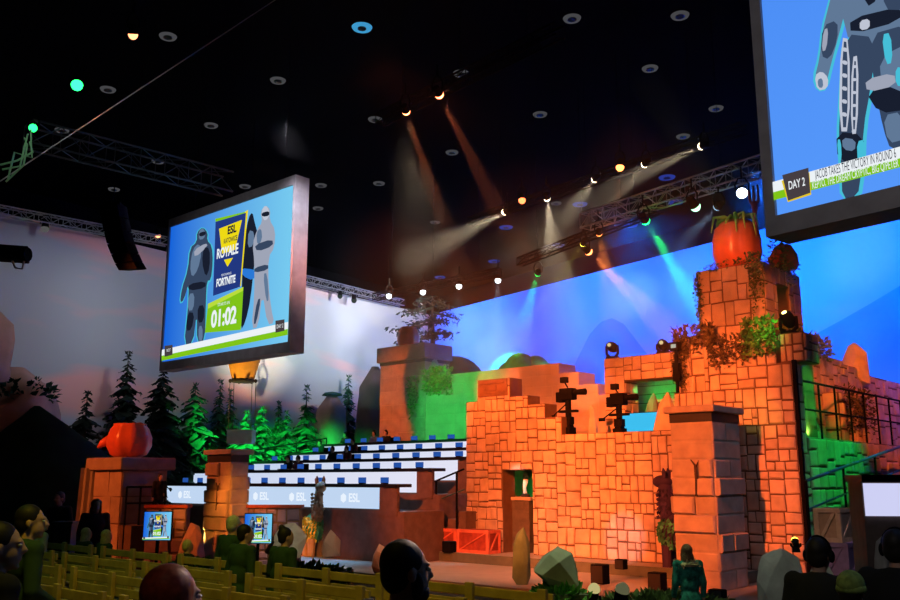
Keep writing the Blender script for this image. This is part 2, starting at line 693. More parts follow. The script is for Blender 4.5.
# left cloth drawn so that its x grows from the far left end towards the corner
wall_slab('wall_left', LEND, CORN2, NL, 0, WTOP, M_SKYL)
wall_slab('wall_back', CORN2, REND, NR, 0, WTOP, M_SKYR)
# black hall walls beyond the painted cloths
wall_slab('wall_hall_left', LEND - NL * 5, CORN2 - NL * 5 + DL * -6, NL, 0, CEIL, M_CEIL)
wall_slab('wall_hall_back', CORN2 - NR * 5 - DR * 6, REND - NR * 5, NR, 0, CEIL, M_CEIL)

mb = MB(); mb.box((0, 25, -0.1), (90, 90, 0.2)); structure(mb, 'floor', M_FLOOR)
mb = MB(); mb.box((0, 25, CEIL + 0.1), (90, 90, 0.2)); structure(mb, 'ceiling', M_CEIL)

# painted hills on the blue cloth: flat painting on the flat wall
M_PHILL = mat('painted_blue_hill', (0.004, 0.24, 0.62), 0.9, var=0.12, scale=0.6)


def painted_hill(pts, k):
    q = [PP(x, y, CORN2, NR) + NR * (0.012 + 0.006 * k) for x, y in pts]
    mb = MB(); mb.face(q)
    return tag(mb.build('wall_back_painted_hill', M_PHILL, origin=q[0], fix=False), kind='structure')


painted_hill([(540, 440), (566, 385), (577, 360), (590, 334), (601, 322), (612, 318), (624, 324), (640, 345), (660, 370), (690, 440)], 0)
painted_hill([(770, 440), (780, 372), (800, 348), (818, 333), (842, 320), (870, 304), (900, 286), (930, 270), (960, 262), (985, 300), (985, 440)], 1)
painted_hill([(700, 440), (720, 380), (760, 352), (800, 345), (840, 352), (880, 380), (900, 440)], 2)

# audience tier, stage and platform
ES = -14.75                                   # front edge of the audience tier on the stage grid
mb = MB(); mb.gbox(-14, 24, ES - 12, ES, 0.0, 1.1); structure(mb, 'floor_audience_tier', M_FLOOR)
mb = MB(); mb.gbox(-15, 13, -5.0, 12, 0.0, 0.28)
st = mb.build('stage', M_STAGE)
tag(st, 'low wide stage floor in front of the stone temple', 'stage')
mb = MB()
mb.gbox(-2.2, 9.4, -0.95, 6.2, 0.28, 0.55)
o = mb.build('stage_platform', [M_STAGE, M_RISER])
for p in o.data.polygons:
    if abs(p.normal.z) < 0.5: p.material_index = 1
tag(o, 'raised platform with dark front step along the foot of the temple', 'platform')

# ================================================================== TEMPLE FRONT WALL
r = random.Random(11)
X = lambda px, py, s=0.0: GA(px, py, s)[0]
ZZ = lambda px, py, s=0.0: GA(px, py, s)[1]
t_end = X(799, 470)
segs = [(0, X(478, 402), ZZ(472, 402)),
        (X(478, 402), X(510, 380), ZZ(494, 379)),
        (X(510, 380), X(528, 398), ZZ(518, 396)),
        (X(528, 398), X(545, 405), ZZ(536, 404)),
        (X(545, 405), X(562, 425), ZZ(552, 417)),
        (X(562, 435), X(676, 428), ZZ(620, 432)),
        (X(676, 428), X(703, 400), ZZ(690, 392)),
        (X(703, 345), X(777, 340), ZZ(740, 343)),
        (X(777, 363), t_end, ZZ(788, 362))]
# make the stretches meet
for i in range(len(segs) - 1):
    segs[i] = (segs[i][0], segs[i + 1][0], segs[i][2])
TERR = segs[5][2]
ZB = 0.55
door = (X(503, 500), ZB, X(533, 500), ZZ(518, 470))
fw = thing('temple_wall', 'broad orange-lit wall of irregular stone blocks with a narrow doorway', 'wall', G(t_end / 2, 0, ZB), GROT)
fw['kind'] = 'thing'
core = MB()
TH_W = 0.6
for a, b, top in segs:
    spans = [(a, b)]
    lo, hi = max(a, door[0]), min(b, door[2])
    if lo < hi:
        core.gbox(lo, hi, 0, TH_W, door[3], top)
        spans = [(a, lo), (hi, b)]
    for p, q in spans:
        if q - p > 1e-4: core.gbox(p, q, 0, TH_W, ZB, top)
core.build('wall_core', M_MORTAR, fw)
rects = []
split_rects(0, ZB, t_end, max(s[2] for s in segs), 0.43, r, rects)
rects = profile_cut(rects, segs)
rects = cut(rects, door)
st_ = MB()
blocks(st_, rects, G(0, 0), A, -V, r, gap=0.019, jit=0.10)
# right-hand end of the wall
re = []
split_rects(0, ZB, TH_W, segs[-1][2], 0.45, r, re)
blocks(st_, re, G(t_end, 0), V, A, r)
st_.build('stone_blocks', M_STONE, fw)
cb = MB()
a, b, top = segs[1]
cb.gbox(a + 0.08, b - 0.06, -0.10, 0.0, top - 0.55, top - 0.02)
cb.gbox(a + 0.16, b - 0.14, -0.14, -0.10, top - 0.47, top - 0.40)
cb.gbox(a + 0.16, b - 0.14, -0.14, -0.10, top - 0.17, top - 0.10)
cb.gbox(a + 0.30, a + 0.42, -0.14, -0.10, top - 0.38, top - 0.2)
cb.gbox(a + 0.55, a + 0.85, -0.14, -0.10, top - 0.38, top - 0.2)
tag(cb.build('carved_block', mat('carved_brown', (0.20, 0.11, 0.07), 0.8, bump=0.3), fw, bevel=0.02), 'dark brown carved block')
ib = MB()
ib.gbox(door[0] - 0.9, door[2] + 0.9, 2.3, 2.4, ZB, TERR - 0.2)
ib.gbox(door[0] - 1.0, door[0] - 0.9, TH_W, 2.4, ZB, TERR - 0.2)
ib.build('passage_wall', M_PLASTER, fw)
tf = MB()
tf.gbox(segs[3][0], t_end - 0.1, TH_W, 6.2, TERR - 0.45, TERR - 0.25)
tf.gbox(door[0] - 1.0, segs[3][0], TH_W, 2.4, TERR - 0.3, TERR - 0.2)  # unseen roof added over the passage to keep white beams out
tf.build('terrace_and_added_roof', M_PLASTER, fw)

# trophy plinth in the doorway
dm = (door[0] + door[2]) / 2
pl = thing('trophy_plinth', 'dark stone plinth standing in the green-lit doorway', 'plinth', G(dm, 0.7, ZB), GROT)
mb = MB()
x0, x1 = X(508, 500, 0.45), X(530, 500, 0.45)
zt = ZZ(519, 497, 0.45)
mb.gbox(x0 + 0.04, x1 - 0.04, 0.45, 1.1, ZB, zt - 0.1)
rr = []
course_rects(x0, ZB, x1, zt - 0.1, 0.3, 0.4, r, rr)
blocks(mb, rr, G(0, 0.45), A, -V, r, depth=(0.01, 0.03))
mb.build('shaft', mat('dark_stone', (0.10, 0.09, 0.08), 0.8, bump=0.2), pl)
mb = MB(); mb.gbox(x0 - 0.06, x1 + 0.06, 0.38, 1.17, zt - 0.1, zt); mb.build('cap', M_PLASTER, pl, bevel=0.02)
zt_trophy = zt; pm = (x0 + x1) / 2
tr = thing('trophy', 'small pale statuette on the plinth in the doorway', 'trophy', G(pm, 0.78, zt))
mb = MB(); mb.lathe(G(pm, 0.78, zt), [(0.14, 0), (0.14, 0.06), (0.09, 0.10)], 16); mb.build('base', M_DARK, tr)
mb = MB()
h0 = zt + 0.10
mb.path([G(pm, 0.78, h0), G(pm - 0.03, 0.78, h0 + 0.2), G(pm + 0.02, 0.78, h0 + 0.4), G(pm, 0.78, h0 + 0.5)], [0.07, 0.06, 0.09, 0.05], 10)
mb.ell(G(pm, 0.78, h0 + 0.57), (0.07, 0.06, 0.08))
mb.path([G(pm + 0.06, 0.78, h0 + 0.42), G(pm + 0.13, 0.76, h0 + 0.5), G(pm + 0.08, 0.76, h0 + 0.62)], [0.035, 0.03, 0.025], 8)
mb.build('figure', M_WHITE, tr, smooth=True)

# ================================================================== TOWER ABOVE THE WALL
def block_mass(parent, t0, t1, s0, s1, z0, z1, cell, r, hole=None, mname='stone_blocks', courses=False, m=None, **k):
    """a mortared core with stones on its front and both sides; hole = (sa, za, sb, zb) a niche in its right-hand side"""
    c = MB()
    if hole is None:
        c.gbox(t0, t1, s0, s1, z0, z1)
    else:
        ha, za, hb, zb = hole
        c.gbox(t0, t1 - 0.5, s0, s1, z0, z1)
        c.gbox(t1 - 0.5, t1, s0, ha, z0, z1); c.gbox(t1 - 0.5, t1, hb, s1, z0, z1)
        c.gbox(t1 - 0.5, t1, ha, hb, z0, za); c.gbox(t1 - 0.5, t1, ha, hb, zb, z1)
    c.build('core', M_MORTAR, parent)
    b = MB()
    f = course_rects if courses else None
    for O, ex, en, w, hl in ((G(t0, s0), A, -V, t1 - t0, None), (G(t1, s0), V, A, s1 - s0, hole), (G(t0, s0), V, -A, s1 - s0, None)):
        q = []
        if courses: course_rects(0, z0, w, z1, cell * 0.7, cell * 1.3, r, q)
        else: split_rects(0, z0, w, z1, cell, r, q)
        if hl: q = cut(q, (hl[0] - s0, hl[1], hl[2] - s0, hl[3]))
        blocks(b, q, O, ex, en, r, **k)
    return b.build(mname, m or M_STONE, parent)


tw_t0, tw_z1 = GA(697, 272, 0.8)
tw_t1, _ = GA(765, 300, 0.8)
tw_z0 = segs[7][2] - 0.3
s_side = GT(800, 290, tw_t1)[0]
tw = thing('temple_tower', 'square stone tower block rising above the temple wall, carrying a giant tomato', 'tower', G((tw_t0 + tw_t1) / 2, 1.6, tw_z0), GROT)
h_s0, h_z1 = GT(776, 283, tw_t1); h_s1, h_z0 = GT(791, 330, tw_t1)
block_mass(tw, tw_t0, tw_t1, 0.8, s_side, tw_z0, tw_z1, 0.62, r, hole=(h_s0, h_z0, h_s1, h_z1), gap=0.018, depth=(0.015, 0.03))
# left recessed shoulder beneath the tower
sh_t0, sh_z1 = GA(676, 338, 0.7)
sh = thing('temple_shoulder', 'recessed dark stone shoulder below the tower, draped with dry vines', 'stone block', G(sh_t0 + 0.5, 1.4, TERR - 0.25), GROT)
block_mass(sh, sh_t0, segs[7][0] + 0.05, 0.7, 2.4, TERR - 0.25, sh_z1, 0.6, r)
mb = MB(); mb.gbox(segs[7][0], segs[7][1] - 0.02, TH_W, 2.4, TERR - 0.25, tw_z0 - 0.01); mb.build('tower_footing', M_MORTAR, sh)
# pillar with a light on it, at the right end
pb_t0, pb_z1 = GA(779, 334, 0.25); pb_t1, _ = GA(803, 340, 0.25)
pb = thing('temple_pier', 'short square stone pier at the right end of the temple wall', 'pier', G((pb_t0 + pb_t1) / 2, 0.8, segs[8][2]), GROT)
block_mass(pb, pb_t0, pb_t1, 0.25, 1.2, segs[8][2] + 0.03, pb_z1, 0.36, r)

# ---- giant tomato with leaves and fork
c0 = PP(738, 266, G(0, 1.5), V); c0.z = tw_z1
rad = 0.66
tm = thing('giant_tomato', 'giant plain red tomato with green leaf stalks on top of the tower', 'tomato', c0)
mb = MB()
mb.lathe(c0, [(rad * 0.55, 0), (rad * 0.86, 0.14), (rad * 1.0, 0.46), (rad * 1.0, 0.85), (rad * 0.90, 1.2), (rad * 0.6, 1.40), (rad * 0.2, 1.40), (0.03, 1.36)], 40, rib=0.07, ribs=7)
mb.build('fruit', M_TOMATO, tm, smooth=True)
mb = MB()
for k in range(13):
    a = 2 * PI * k / 13 + rnd.uniform(-0.2, 0.2)
    d = Vector((math.cos(a), math.sin(a), 0))
    q0 = c0 + Z * 1.36
    ln = rnd.uniform(0.45, 0.75)
    mb.path([q0, q0 + d * ln * 0.5 + Z * 0.2, q0 + d * ln + Z * rnd.uniform(0.0, 0.25), q0 + d * (ln * 1.15) - Z * rnd.uniform(0.1, 0.6)],
            [0.06, 0.05, 0.04, 0.012], 6)
mb.path([c0 + Z * 1.3, c0 + Z * 1.55 + A * 0.06, c0 + Z * 1.7], [0.08, 0.06, 0.05], 8)
mb.build('stem', M_STEM, tm, smooth=True)
fk = thing('giant_fork', 'giant dark red fork stuck upright behind the tomato', 'fork', c0 + V * 0.35 + A * 0.2)
fb = PP(757, 240, c0 + V * 0.2 - Z * 0, V); ft = PP(753, 186, c0 + V * 0.2, V)
mb = MB()
ax = (ft - fb)
for k in (-1, 0, 1):
    mb.path([fb + ax * 0.60 + A * 0.0, fb + ax * 0.72 + A * (0.12 * k), fb + ax + A * (0.13 * k)], [0.05, 0.04, 0.02], 8)
mb.path([fb + ax * 0.45, fb + ax * 0.6, fb + ax * 0.7], [0.035, 0.09, 0.10], 10)
mb.build('tines', M_FORK, fk, smooth=True)
mb = MB(); mb.path([fb - ax * 0.85, fb + ax * 0.5], 0.035, 8); mb.build('handle', M_FORK, fk)
ro = rock('rock', 'dark red rough stone behind the tomato on the tower', PP(783, 265, G(0, 2.2), V).xyz * 1.0, (0.45, 0.4, 0.5), 5, mat('red_rock', (0.36, 0.10, 0.07), 0.8, bump=0.3))
ro.location.z = tw_z1

# ================================================================== GATEWAY ROOM ON THE TERRACE
sg = 3.0
g0, gz = GA(604, 359, sg); g1, _ = GA(624, 380, sg); g2, _ = GA(672, 370, sg); _, gb = GA(645, 379, sg)
gw = thing('temple_gateway', 'stone gateway with a post and heavy lintel, its back wall lit green', 'gateway', G(g0 + 0.5, sg + 0.5, TERR - 0.25), GROT)
tb = TERR - 0.25
c = MB(); c.gbox(g0, g1, sg, sg + 0.8, tb, gz); c.gbox(g1, g2 + 0.4, sg, sg + 0.8, gb, gz); c.build('core', M_MORTAR, gw)
b = MB(); q = []
split_rects(g0, tb, g1, gz, 0.5, r, q); blocks(b, q, G(0, sg), A, -V, r, gap=0.012, depth=(0.01, 0.02))
q = []; split_rects(g1, gb, g2 + 0.4, gz, 0.45, r, q); blocks(b, q, G(0, sg), A, -V, r, gap=0.014, depth=(0.015, 0.03))
q = []; split_rects(0, tb, 0.8, gz, 0.5, r, q); blocks(b, q, G(g1, sg), V, A, r)
b.build('stone_blocks', M_STONE, gw)
b = MB(); q = []
_, bt = GA(645, 378, sg + 2)
mb = MB(); mb.gbox(g0, g2 + 0.8, sg + 2.0, sg + 2.1, tb, gb + 0.3); mb.build('back_core', M_MORTAR, gw)
course_rects(g0, tb, g2 + 0.8, gb + 0.3, 0.28, 0.6, r, q); blocks(b, q, G(0, sg + 2.0), A, -V, r, gap=0.012, depth=(0.01, 0.025))
b.build('back_wall', M_PLASTER, gw)
# cyan lit panel
p0, pz1 = GA(622, 414, 2.0); p1, pz0 = GA(661, 435, 2.0)
lp = thing('light_panel', 'flat bright cyan light panel standing on the temple terrace', 'light panel', G((p0 + p1) / 2, 2.0, tb), GROT)
mb = MB(); mb.gbox(p0, p1, 2.0, 2.02, tb + 0.05, pz1); mb.build('lit_face', emit('cyan_light', lin(62, 190, 238), 1.0), lp)
mb = MB(); mb.gbox(p0 - 0.02, p1 + 0.02, 2.02, 2.1, tb, pz1 + 0.02); mb.build('housing', M_BLACK, lp)
rb = PP(654, 415, G(0, sg + 1.2), V); rb.z = tb
rock('rock', 'dark pointed rock silhouetted against the green wall behind the cyan panel', rb, (0.45, 0.3, 1.15), 21, M_ROCKP, point=0.5)
rb = PP(592, 430, G(0, 1.3), V); rb.z = tb
rock('rock', 'slim pointed rock on the terrace right of the near camera rig', rb, (0.2, 0.2, 0.85), 22, M_ROCK, point=0.5)
rb = PP(667, 420, G(0, 1.6), V); rb.z = tb
rock('rock', 'sloping orange-lit rock beside the right end of the cyan panel', rb, (0.42, 0.35, 1.0), 23, M_STONE, point=0.4)

# ================================================================== BACK WALL WITH STEPS
s2 = 6.3
bw = thing('temple_back_wall', 'long plain orange wall behind the temple, stepping down at its right end', 'wall', G(-2, s2, 0.3), GROT)
bw['kind'] = 'thing'
k0, _ = GA(425, 388, s2); _, kz = GA(505, 368.5, s2); k1, _ = GA(559, 362, s2)
k2, kz2 = GA(578.5, 371.5, s2); k3, kz3 = GA(598, 383.5, s2); k4, kz4 = GA(612, 394, s2)
mb = MB()
mb.gbox(k0, k1, s2, s2 + 1.1, 0.28, kz); mb.gbox(k1, k2, s2, s2 + 1.1, 0.28, kz2); mb.gbox(k2, k3, s2, s2 + 1.1, 0.28, kz3); mb.gbox(k3, k4, s2, s2 + 1.1, 0.28, kz4)
mb.build('core', M_PLASTER, bw)
b = MB(); q = []
course_rects(k0, 2.9, k3, kz, 0.42, 0.9, r, q)
q = profile_cut(q, [(k0, k1, kz), (k1, k2, kz2), (k2, k3, kz3)])
blocks(b, q, G(0, s2), A, -V, r, gap=0.006, depth=(0.008, 0.014), jit=0.0)
b.build('facing', M_PLASTER, bw)

# corner tower behind the top desk row
ct0, _ = GA(380, 400, s2 - 0.05); ct1, ctz = GA(425, 358, s2 - 0.05)
_, ctop = GA(400, 346, s2 - 0.05)
cs = GT(449, 375, ct1)[0]
ct = thing('corner_tower', 'square tower with overhanging cap beside the top desk row', 'tower', G((ct0 + ct1) / 2, s2 + 1, 0.28), GROT)
mb = MB(); mb.gbox(ct0, ct1, s2 - 0.05, cs, 0.28, ctz - 0.1); mb.build('shaft', M_PLASTER, ct)
b = MB(); q = []
course_rects(ct0, 2.9, ct1, ctz - 0.1, 0.65, 1.1, r, q); blocks(b, q, G(0, s2 - 0.05), A, -V, r, gap=0.008, depth=(0.01, 0.02))
q = []; course_rects(0, 2.9, cs - s2, ctz - 0.1, 0.65, 1.1, r, q); blocks(b, q, G(ct1, s2 - 0.05), V, A, r, gap=0.008, depth=(0.01, 0.02))
b.build('facing', M_BRICK, ct)
mb = MB(); mb.gbox(ct0 - 0.12, ct1 + 0.12, s2 - 0.2, cs + 0.12, ctz, ctop); mb.build('cap', M_BRICK, ct, bevel=0.04)
mb = MB(); mb.gbox(ct0 - 0.02, ct1 + 0.02, s2 - 0.08, cs + 0.02, ctz - 0.14, ctz); mb.build('neck', M_DARK, ct)  # dark band put in for the shade under the cap


def gourd(label, base, rad, h, spout=None):
    g = thing('giant_tomato', label, 'tomato', base)
    m = MB()
    m.lathe(base, [(rad * 0.45, 0), (rad * 0.8, h * 0.1), (rad, h * 0.35), (rad, h * 0.6), (rad * 0.85, h * 0.85), (rad * 0.72, h * 0.95), (rad * 0.74, h), (rad * 0.5, h), (rad * 0.4, h * 0.93)], 36, rib=0.10, ribs=9)
    m.build('fruit', M_TOMATO, g, smooth=True)
    m = MB()
    for k in range(7):
        a = 2 * PI * k / 7
        d = Vector((math.cos(a), math.sin(a), 0))
        q0 = base + Z * h * 0.97
        m.path([q0, q0 + d * rad * 0.5 + Z * 0.03, q0 + d * rad * 0.72 - Z * 0.01], [0.05, 0.05, 0.01], 6)
    m.build('stem', mat('dark_stem', (0.20, 0.10, 0.03), 0.7), g)
    if spout:
        m = MB()
        m.path([base + Z * h * 0.55 + spout * rad * 0.8, base + Z * h * 0.42 + spout * rad * 1.15, base + Z * h * 0.3 + spout * rad * 1.35], [0.16, 0.12, 0.03], 10)
        m.build('knob', M_TOMATO, g, smooth=True)
    return g


cb0 = PP(408.5, 345, G(0, s2 + 0.9), V); cb0.z = ctop
gourd('red ribbed tomato sculpture on the corner tower behind the desks', cb0, 0.52, 1.0)

# ================================================================== RIGHT WING BEHIND THE BALCONY
tR = t_end + 0.02
_, zw = GT(803, 437, tR)
bal_z = zw
sw = thing('temple_side_wall', 'green-lit stone side wall running back from the temple corner', 'wall', G(tR, 4, 0.28), GROT)
sw['kind'] = 'thing'
SE = 15.0
mb = MB(); mb.gbox(tR - 0.9, tR, TH_W + 0.02, SE, 0.28, bal_z); mb.build('lower_core', M_MORTAR, sw)
b = MB(); q = []; split_rects(TH_W, 0.28, SE, bal_z, 0.6, r, q); blocks(b, q, G(tR, 0), V, A, r)
b.build('lower_blocks', M_STONE, sw)
tU = tR - 0.9
_, zu = GT(812, 346, tU)
ups = [(1.22, 2.6, zu), (2.6, 3.5, zu - 0.2), (3.5, 4.6, zu - 0.05), (4.6, 6.2, zu - 0.2), (6.2, 8.5, zu - 0.3), (8.5, SE, zu - 0.45)]
mb = MB()
for a, bb, zt_ in ups: mb.gbox(tU - 0.6, tU, a, bb, bal_z - 0.3, zt_)
mb.build('upper_core', M_MORTAR, sw)
b = MB(); q = []; split_rects(1.22, bal_z, SE, zu, 0.6, r, q); q = profile_cut(q, ups); blocks(b, q, G(tU, 0), V, A, r)
b.build('upper_blocks', M_STONE, sw)
rs_, rz_ = GT(864, 372, tU + 0.1)
rp_ = G(tU - 0.1, rs_, rz_ - 0.35)
rock('rock', 'peaked orange-lit rock topping the side wall above the balcony rail', rp_, (0.6, 0.6, 0.95), 31, M_STONE, point=0.6)
# orange rubble pier facing the hall at the far right
e0 = thing('rubble_pier', 'orange-lit pier of rough stones at the right edge of the balcony', 'pier', G(tU + 0.4, 5.6, bal_z), GROT)
ea, ez1 = GT(838, 392, tU + 0.45)
block_mass(e0, tU + 0.0, tU + 0.45, ea, ea + 2.4, bal_z, ez1, 0.5, r, gap=0.03, depth=(0.05, 0.12))

# balcony rail
br = thing('balcony_rail', 'black metal guard rail along the balcony above the green wall', 'railing', G(tR - 0.1, 4, bal_z), GROT)
zr = bal_z + GT(803, 380, tR)[1] - bal_z
mb = MB()
mb.tube(G(tR - 0.08, 0.65, zr), G(tR - 0.08, SE, zr), 0.03)
mb.tube(G(tR - 0.08, 0.65, (zr + bal_z) / 2), G(tR - 0.08, SE, (zr + bal_z) / 2), 0.025)
mb.build('rail', M_BLACK, br)
for k in range(12):
    s_ = 0.7 + k * 1.15
    mb = MB(); mb.tube(G(tR - 0.08, s_, bal_z), G(tR - 0.08, s_, zr), 0.03); mb.build('post', M_BLACK, br)
# black corner post
mb = MB(); mb.gbox(tR + 0.0, tR + 0.09, -0.02, 0.09, 0.55, GT(800, 362, tR)[1])
tag(mb.build('corner_post', M_BLACK), 'thin black upright post at the right corner of the temple wall', 'post')
# stair handrail at the right
hr = thing('stair_rail', 'dark green sloping stair handrail in front of the green wall', 'railing', G(tR + 0.5, 0.5, 0.28), GROT)
h0 = PP(806, 481, G(tR + 0.7, 0), A); h1 = PP(902, 446, G(tR + 0.7, 0), A)
mb = MB(); mb.path([h0, h1], 0.035); mb.path([h0 - Z * 0.62, h1 - Z * 0.62], 0.025); mb.build('rail', mat('green_metal', (0.03, 0.09, 0.09), 0.4), hr)
for f in (0.0, 0.33, 0.66, 1.0):
    q = h0.lerp(h1, f)
    mb = MB(); mb.tube(Vector((q.x, q.y, 0.28)), q, 0.03); mb.build('post', M_BLACK, hr)
# ================================================================== BRICK COLUMNS
def column(base_t, base_s, wt, ws, z0, z1, label, seed, lean=0.0, cap_h=0.16, over=0.12):
    rr = random.Random(seed)
    t0, t1, s0, s1 = base_t - wt, base_t, base_s, base_s + ws
    e = thing('brick_column', label, 'column', G((t0 + t1) / 2, (s0 + s1) / 2, z0), GROT)
    m = MB(); m.gbox(t0, t1, s0, s1, z0, z1 - cap_h); m.build('shaft', M_BRICK, e)
    b = MB()
    for O, ex, en, w in ((G(t0, s0), A, -V, wt), (G(t1, s0), V, A, ws), (G(t0, s0), V, -A, ws), (G(t0, s1), A, V, wt)):
        q = []
        course_rects(0, z0, w, z1 - cap_h - 0.24, 0.42, 0.85, rr, q)
        blocks(b, q, O, ex, en, rr, gap=0.012, depth=(0.008, 0.03), jit=0.015, proud=0.28, dproud=0.085)
    b.build('bricks', M_BRICK, e)
    m = MB(); m.gbox(t0 - 0.015, t1 + 0.015, s0 - 0.015, s1 + 0.015, z1 - cap_h - 0.22, z1 - cap_h); m.build('neck', M_DARK, e)
    m = MB(); m.gbox(t0 - over, t1 + over, s0 - over, s1 + over, z1 - cap_h, z1); m.build('cap', M_BRICK, e, bevel=0.03)
    # a dark twig stuck to the front
    m = MB()
    q = G((t0 + t1) / 2 + 0.1, s0 - 0.09, (z0 + z1) / 2 + 0.6)
    m.path([q - Z * 0.6, q - Z * 0.2 + A * 0.02, q + Z * 0.1, q + Z * 0.22 - A * 0.1], [0.035, 0.04, 0.03, 0.012], 6)
    m.path([q, q + A * 0.1 + Z * 0.2], [0.025, 0.01], 6)
    m.build('twig', M_TRUNK, e)
    return e


cn = PZ(721, 592, 0.28)
ct_, cs_ = (cn - W0).dot(A), (cn - W0).dot(V)
_, cz = GA(714, 404, cs_ - 0.1)
wl = ct_ - GA(674, 500, cs_)[0]
wsd = GT(743, 500, ct_)[0] - cs_
column(ct_, cs_, wl, wsd, 0.28, cz, 'tall brick column with dark shaded side in front of the temple wall', 3)
cn = PZ(226, 574, 0.0)
ct2, cs2 = (cn - W0).dot(A), (cn - W0).dot(V)
_, cz2 = GA(226, 449, cs2 - 0.1)
column(ct2, cs2, ct2 - GA(205, 520, cs2)[0], GT(246, 520, ct2)[0] - cs2, 0.0, cz2, 'free-standing brick column in front of the lit desk rows, behind the audience', 4)

# ================================================================== PLINTH WITH RED SCULPTURE AT THE LEFT
cn = P(122, 480, 26)
pt, ps = (cn - W0).dot(A), (cn - W0).dot(V)
wl = pt - GA(89, 520, ps)[0]
wsd = GT(164, 520, pt)[0] - ps
_, pz = GA(118, 457, ps - 0.2)
_, pzc = GA(118, 470, ps - 0.2)
pe = thing('stone_plinth', 'large square stone plinth with overhanging cap, left of the desk rows', 'plinth', G(pt - wl / 2, ps + wsd / 2, 0), GROT)
mb = MB(); mb.gbox(pt - wl, pt, ps, ps + wsd, 0, pzc); mb.build('shaft', M_MORTAR, pe)
b = MB()
for O, ex, en, w in ((G(pt - wl, ps), A, -V, wl), (G(pt, ps), V, A, wsd), (G(pt - wl, ps), V, -A, wsd)):
    q = []; course_rects(0, 0, w, pzc, 0.8, 1.3, r, q); blocks(b, q, O, ex, en, r, gap=0.01, depth=(0.01, 0.025))
b.build('bricks', M_BRICK, pe)
mb = MB(); mb.gbox(pt - wl - 0.16, pt + 0.16, ps - 0.16, ps + wsd + 0.2, pzc, pz); mb.build('cap', M_BRICK, pe, bevel=0.04)
bq = PP(128, 457, G(0, ps + wsd * 0.55), V); bq.z = pz
gourd('red ribbed tomato sculpture with a knob on its side, on the large left plinth', bq, 0.66, 1.02, spout=(-A * 0.6 - V * 0.8).normalized())
# rail on the plinth's right side
br = thing('platform_rail', 'dark metal guard rail against the shaded side of the left plinth', 'railing', G(pt + 0.35, ps + 1, 0), GROT)
sa, za = GT(127, 487, pt + 0.3); sb, _ = GT(166, 487, pt + 0.3)
mb = MB(); mb.tube(G(pt + 0.3, sa, za), G(pt + 0.3, sb, za), 0.03); mb.tube(G(pt + 0.3, sa, za - 0.45), G(pt + 0.3, sb, za - 0.45), 0.025); mb.build('rail', M_BLACK, br)
for f in (0, 0.35, 0.7, 1.0):
    q = G(pt + 0.3, sa + (sb - sa) * f, 0)
    mb = MB(); mb.tube(q, q + Z * za, 0.03); mb.build('post', M_BLACK, br)
mb = MB(); mb.gbox(pt + 0.05, pt + 0.7, ps, ps + wsd, 0, za - 1.05)
tag(mb.build('side_platform', M_DESKP), 'brown platform behind the rail beside the left plinth', 'platform')
# pale drape left of the plinth
q0 = P(76, 548, 27)
mb = MB()
pts = []
for k in range(7):
    pts.append(Vector((q0.x - 0.12 + 0.09 * k, 27 + (0.06 if k % 2 else 0), 0)))
outl = pts + [p + Vector((0, 0.06, 0)) for p in reversed(pts)]
mb.prism(outl, (0.08, 0, 3.05))
tag(mb.build('drape', mat('grey_drape', (0.28, 0.28, 0.26), 0.9)), 'pale grey hanging drape left of the big plinth', 'drape')

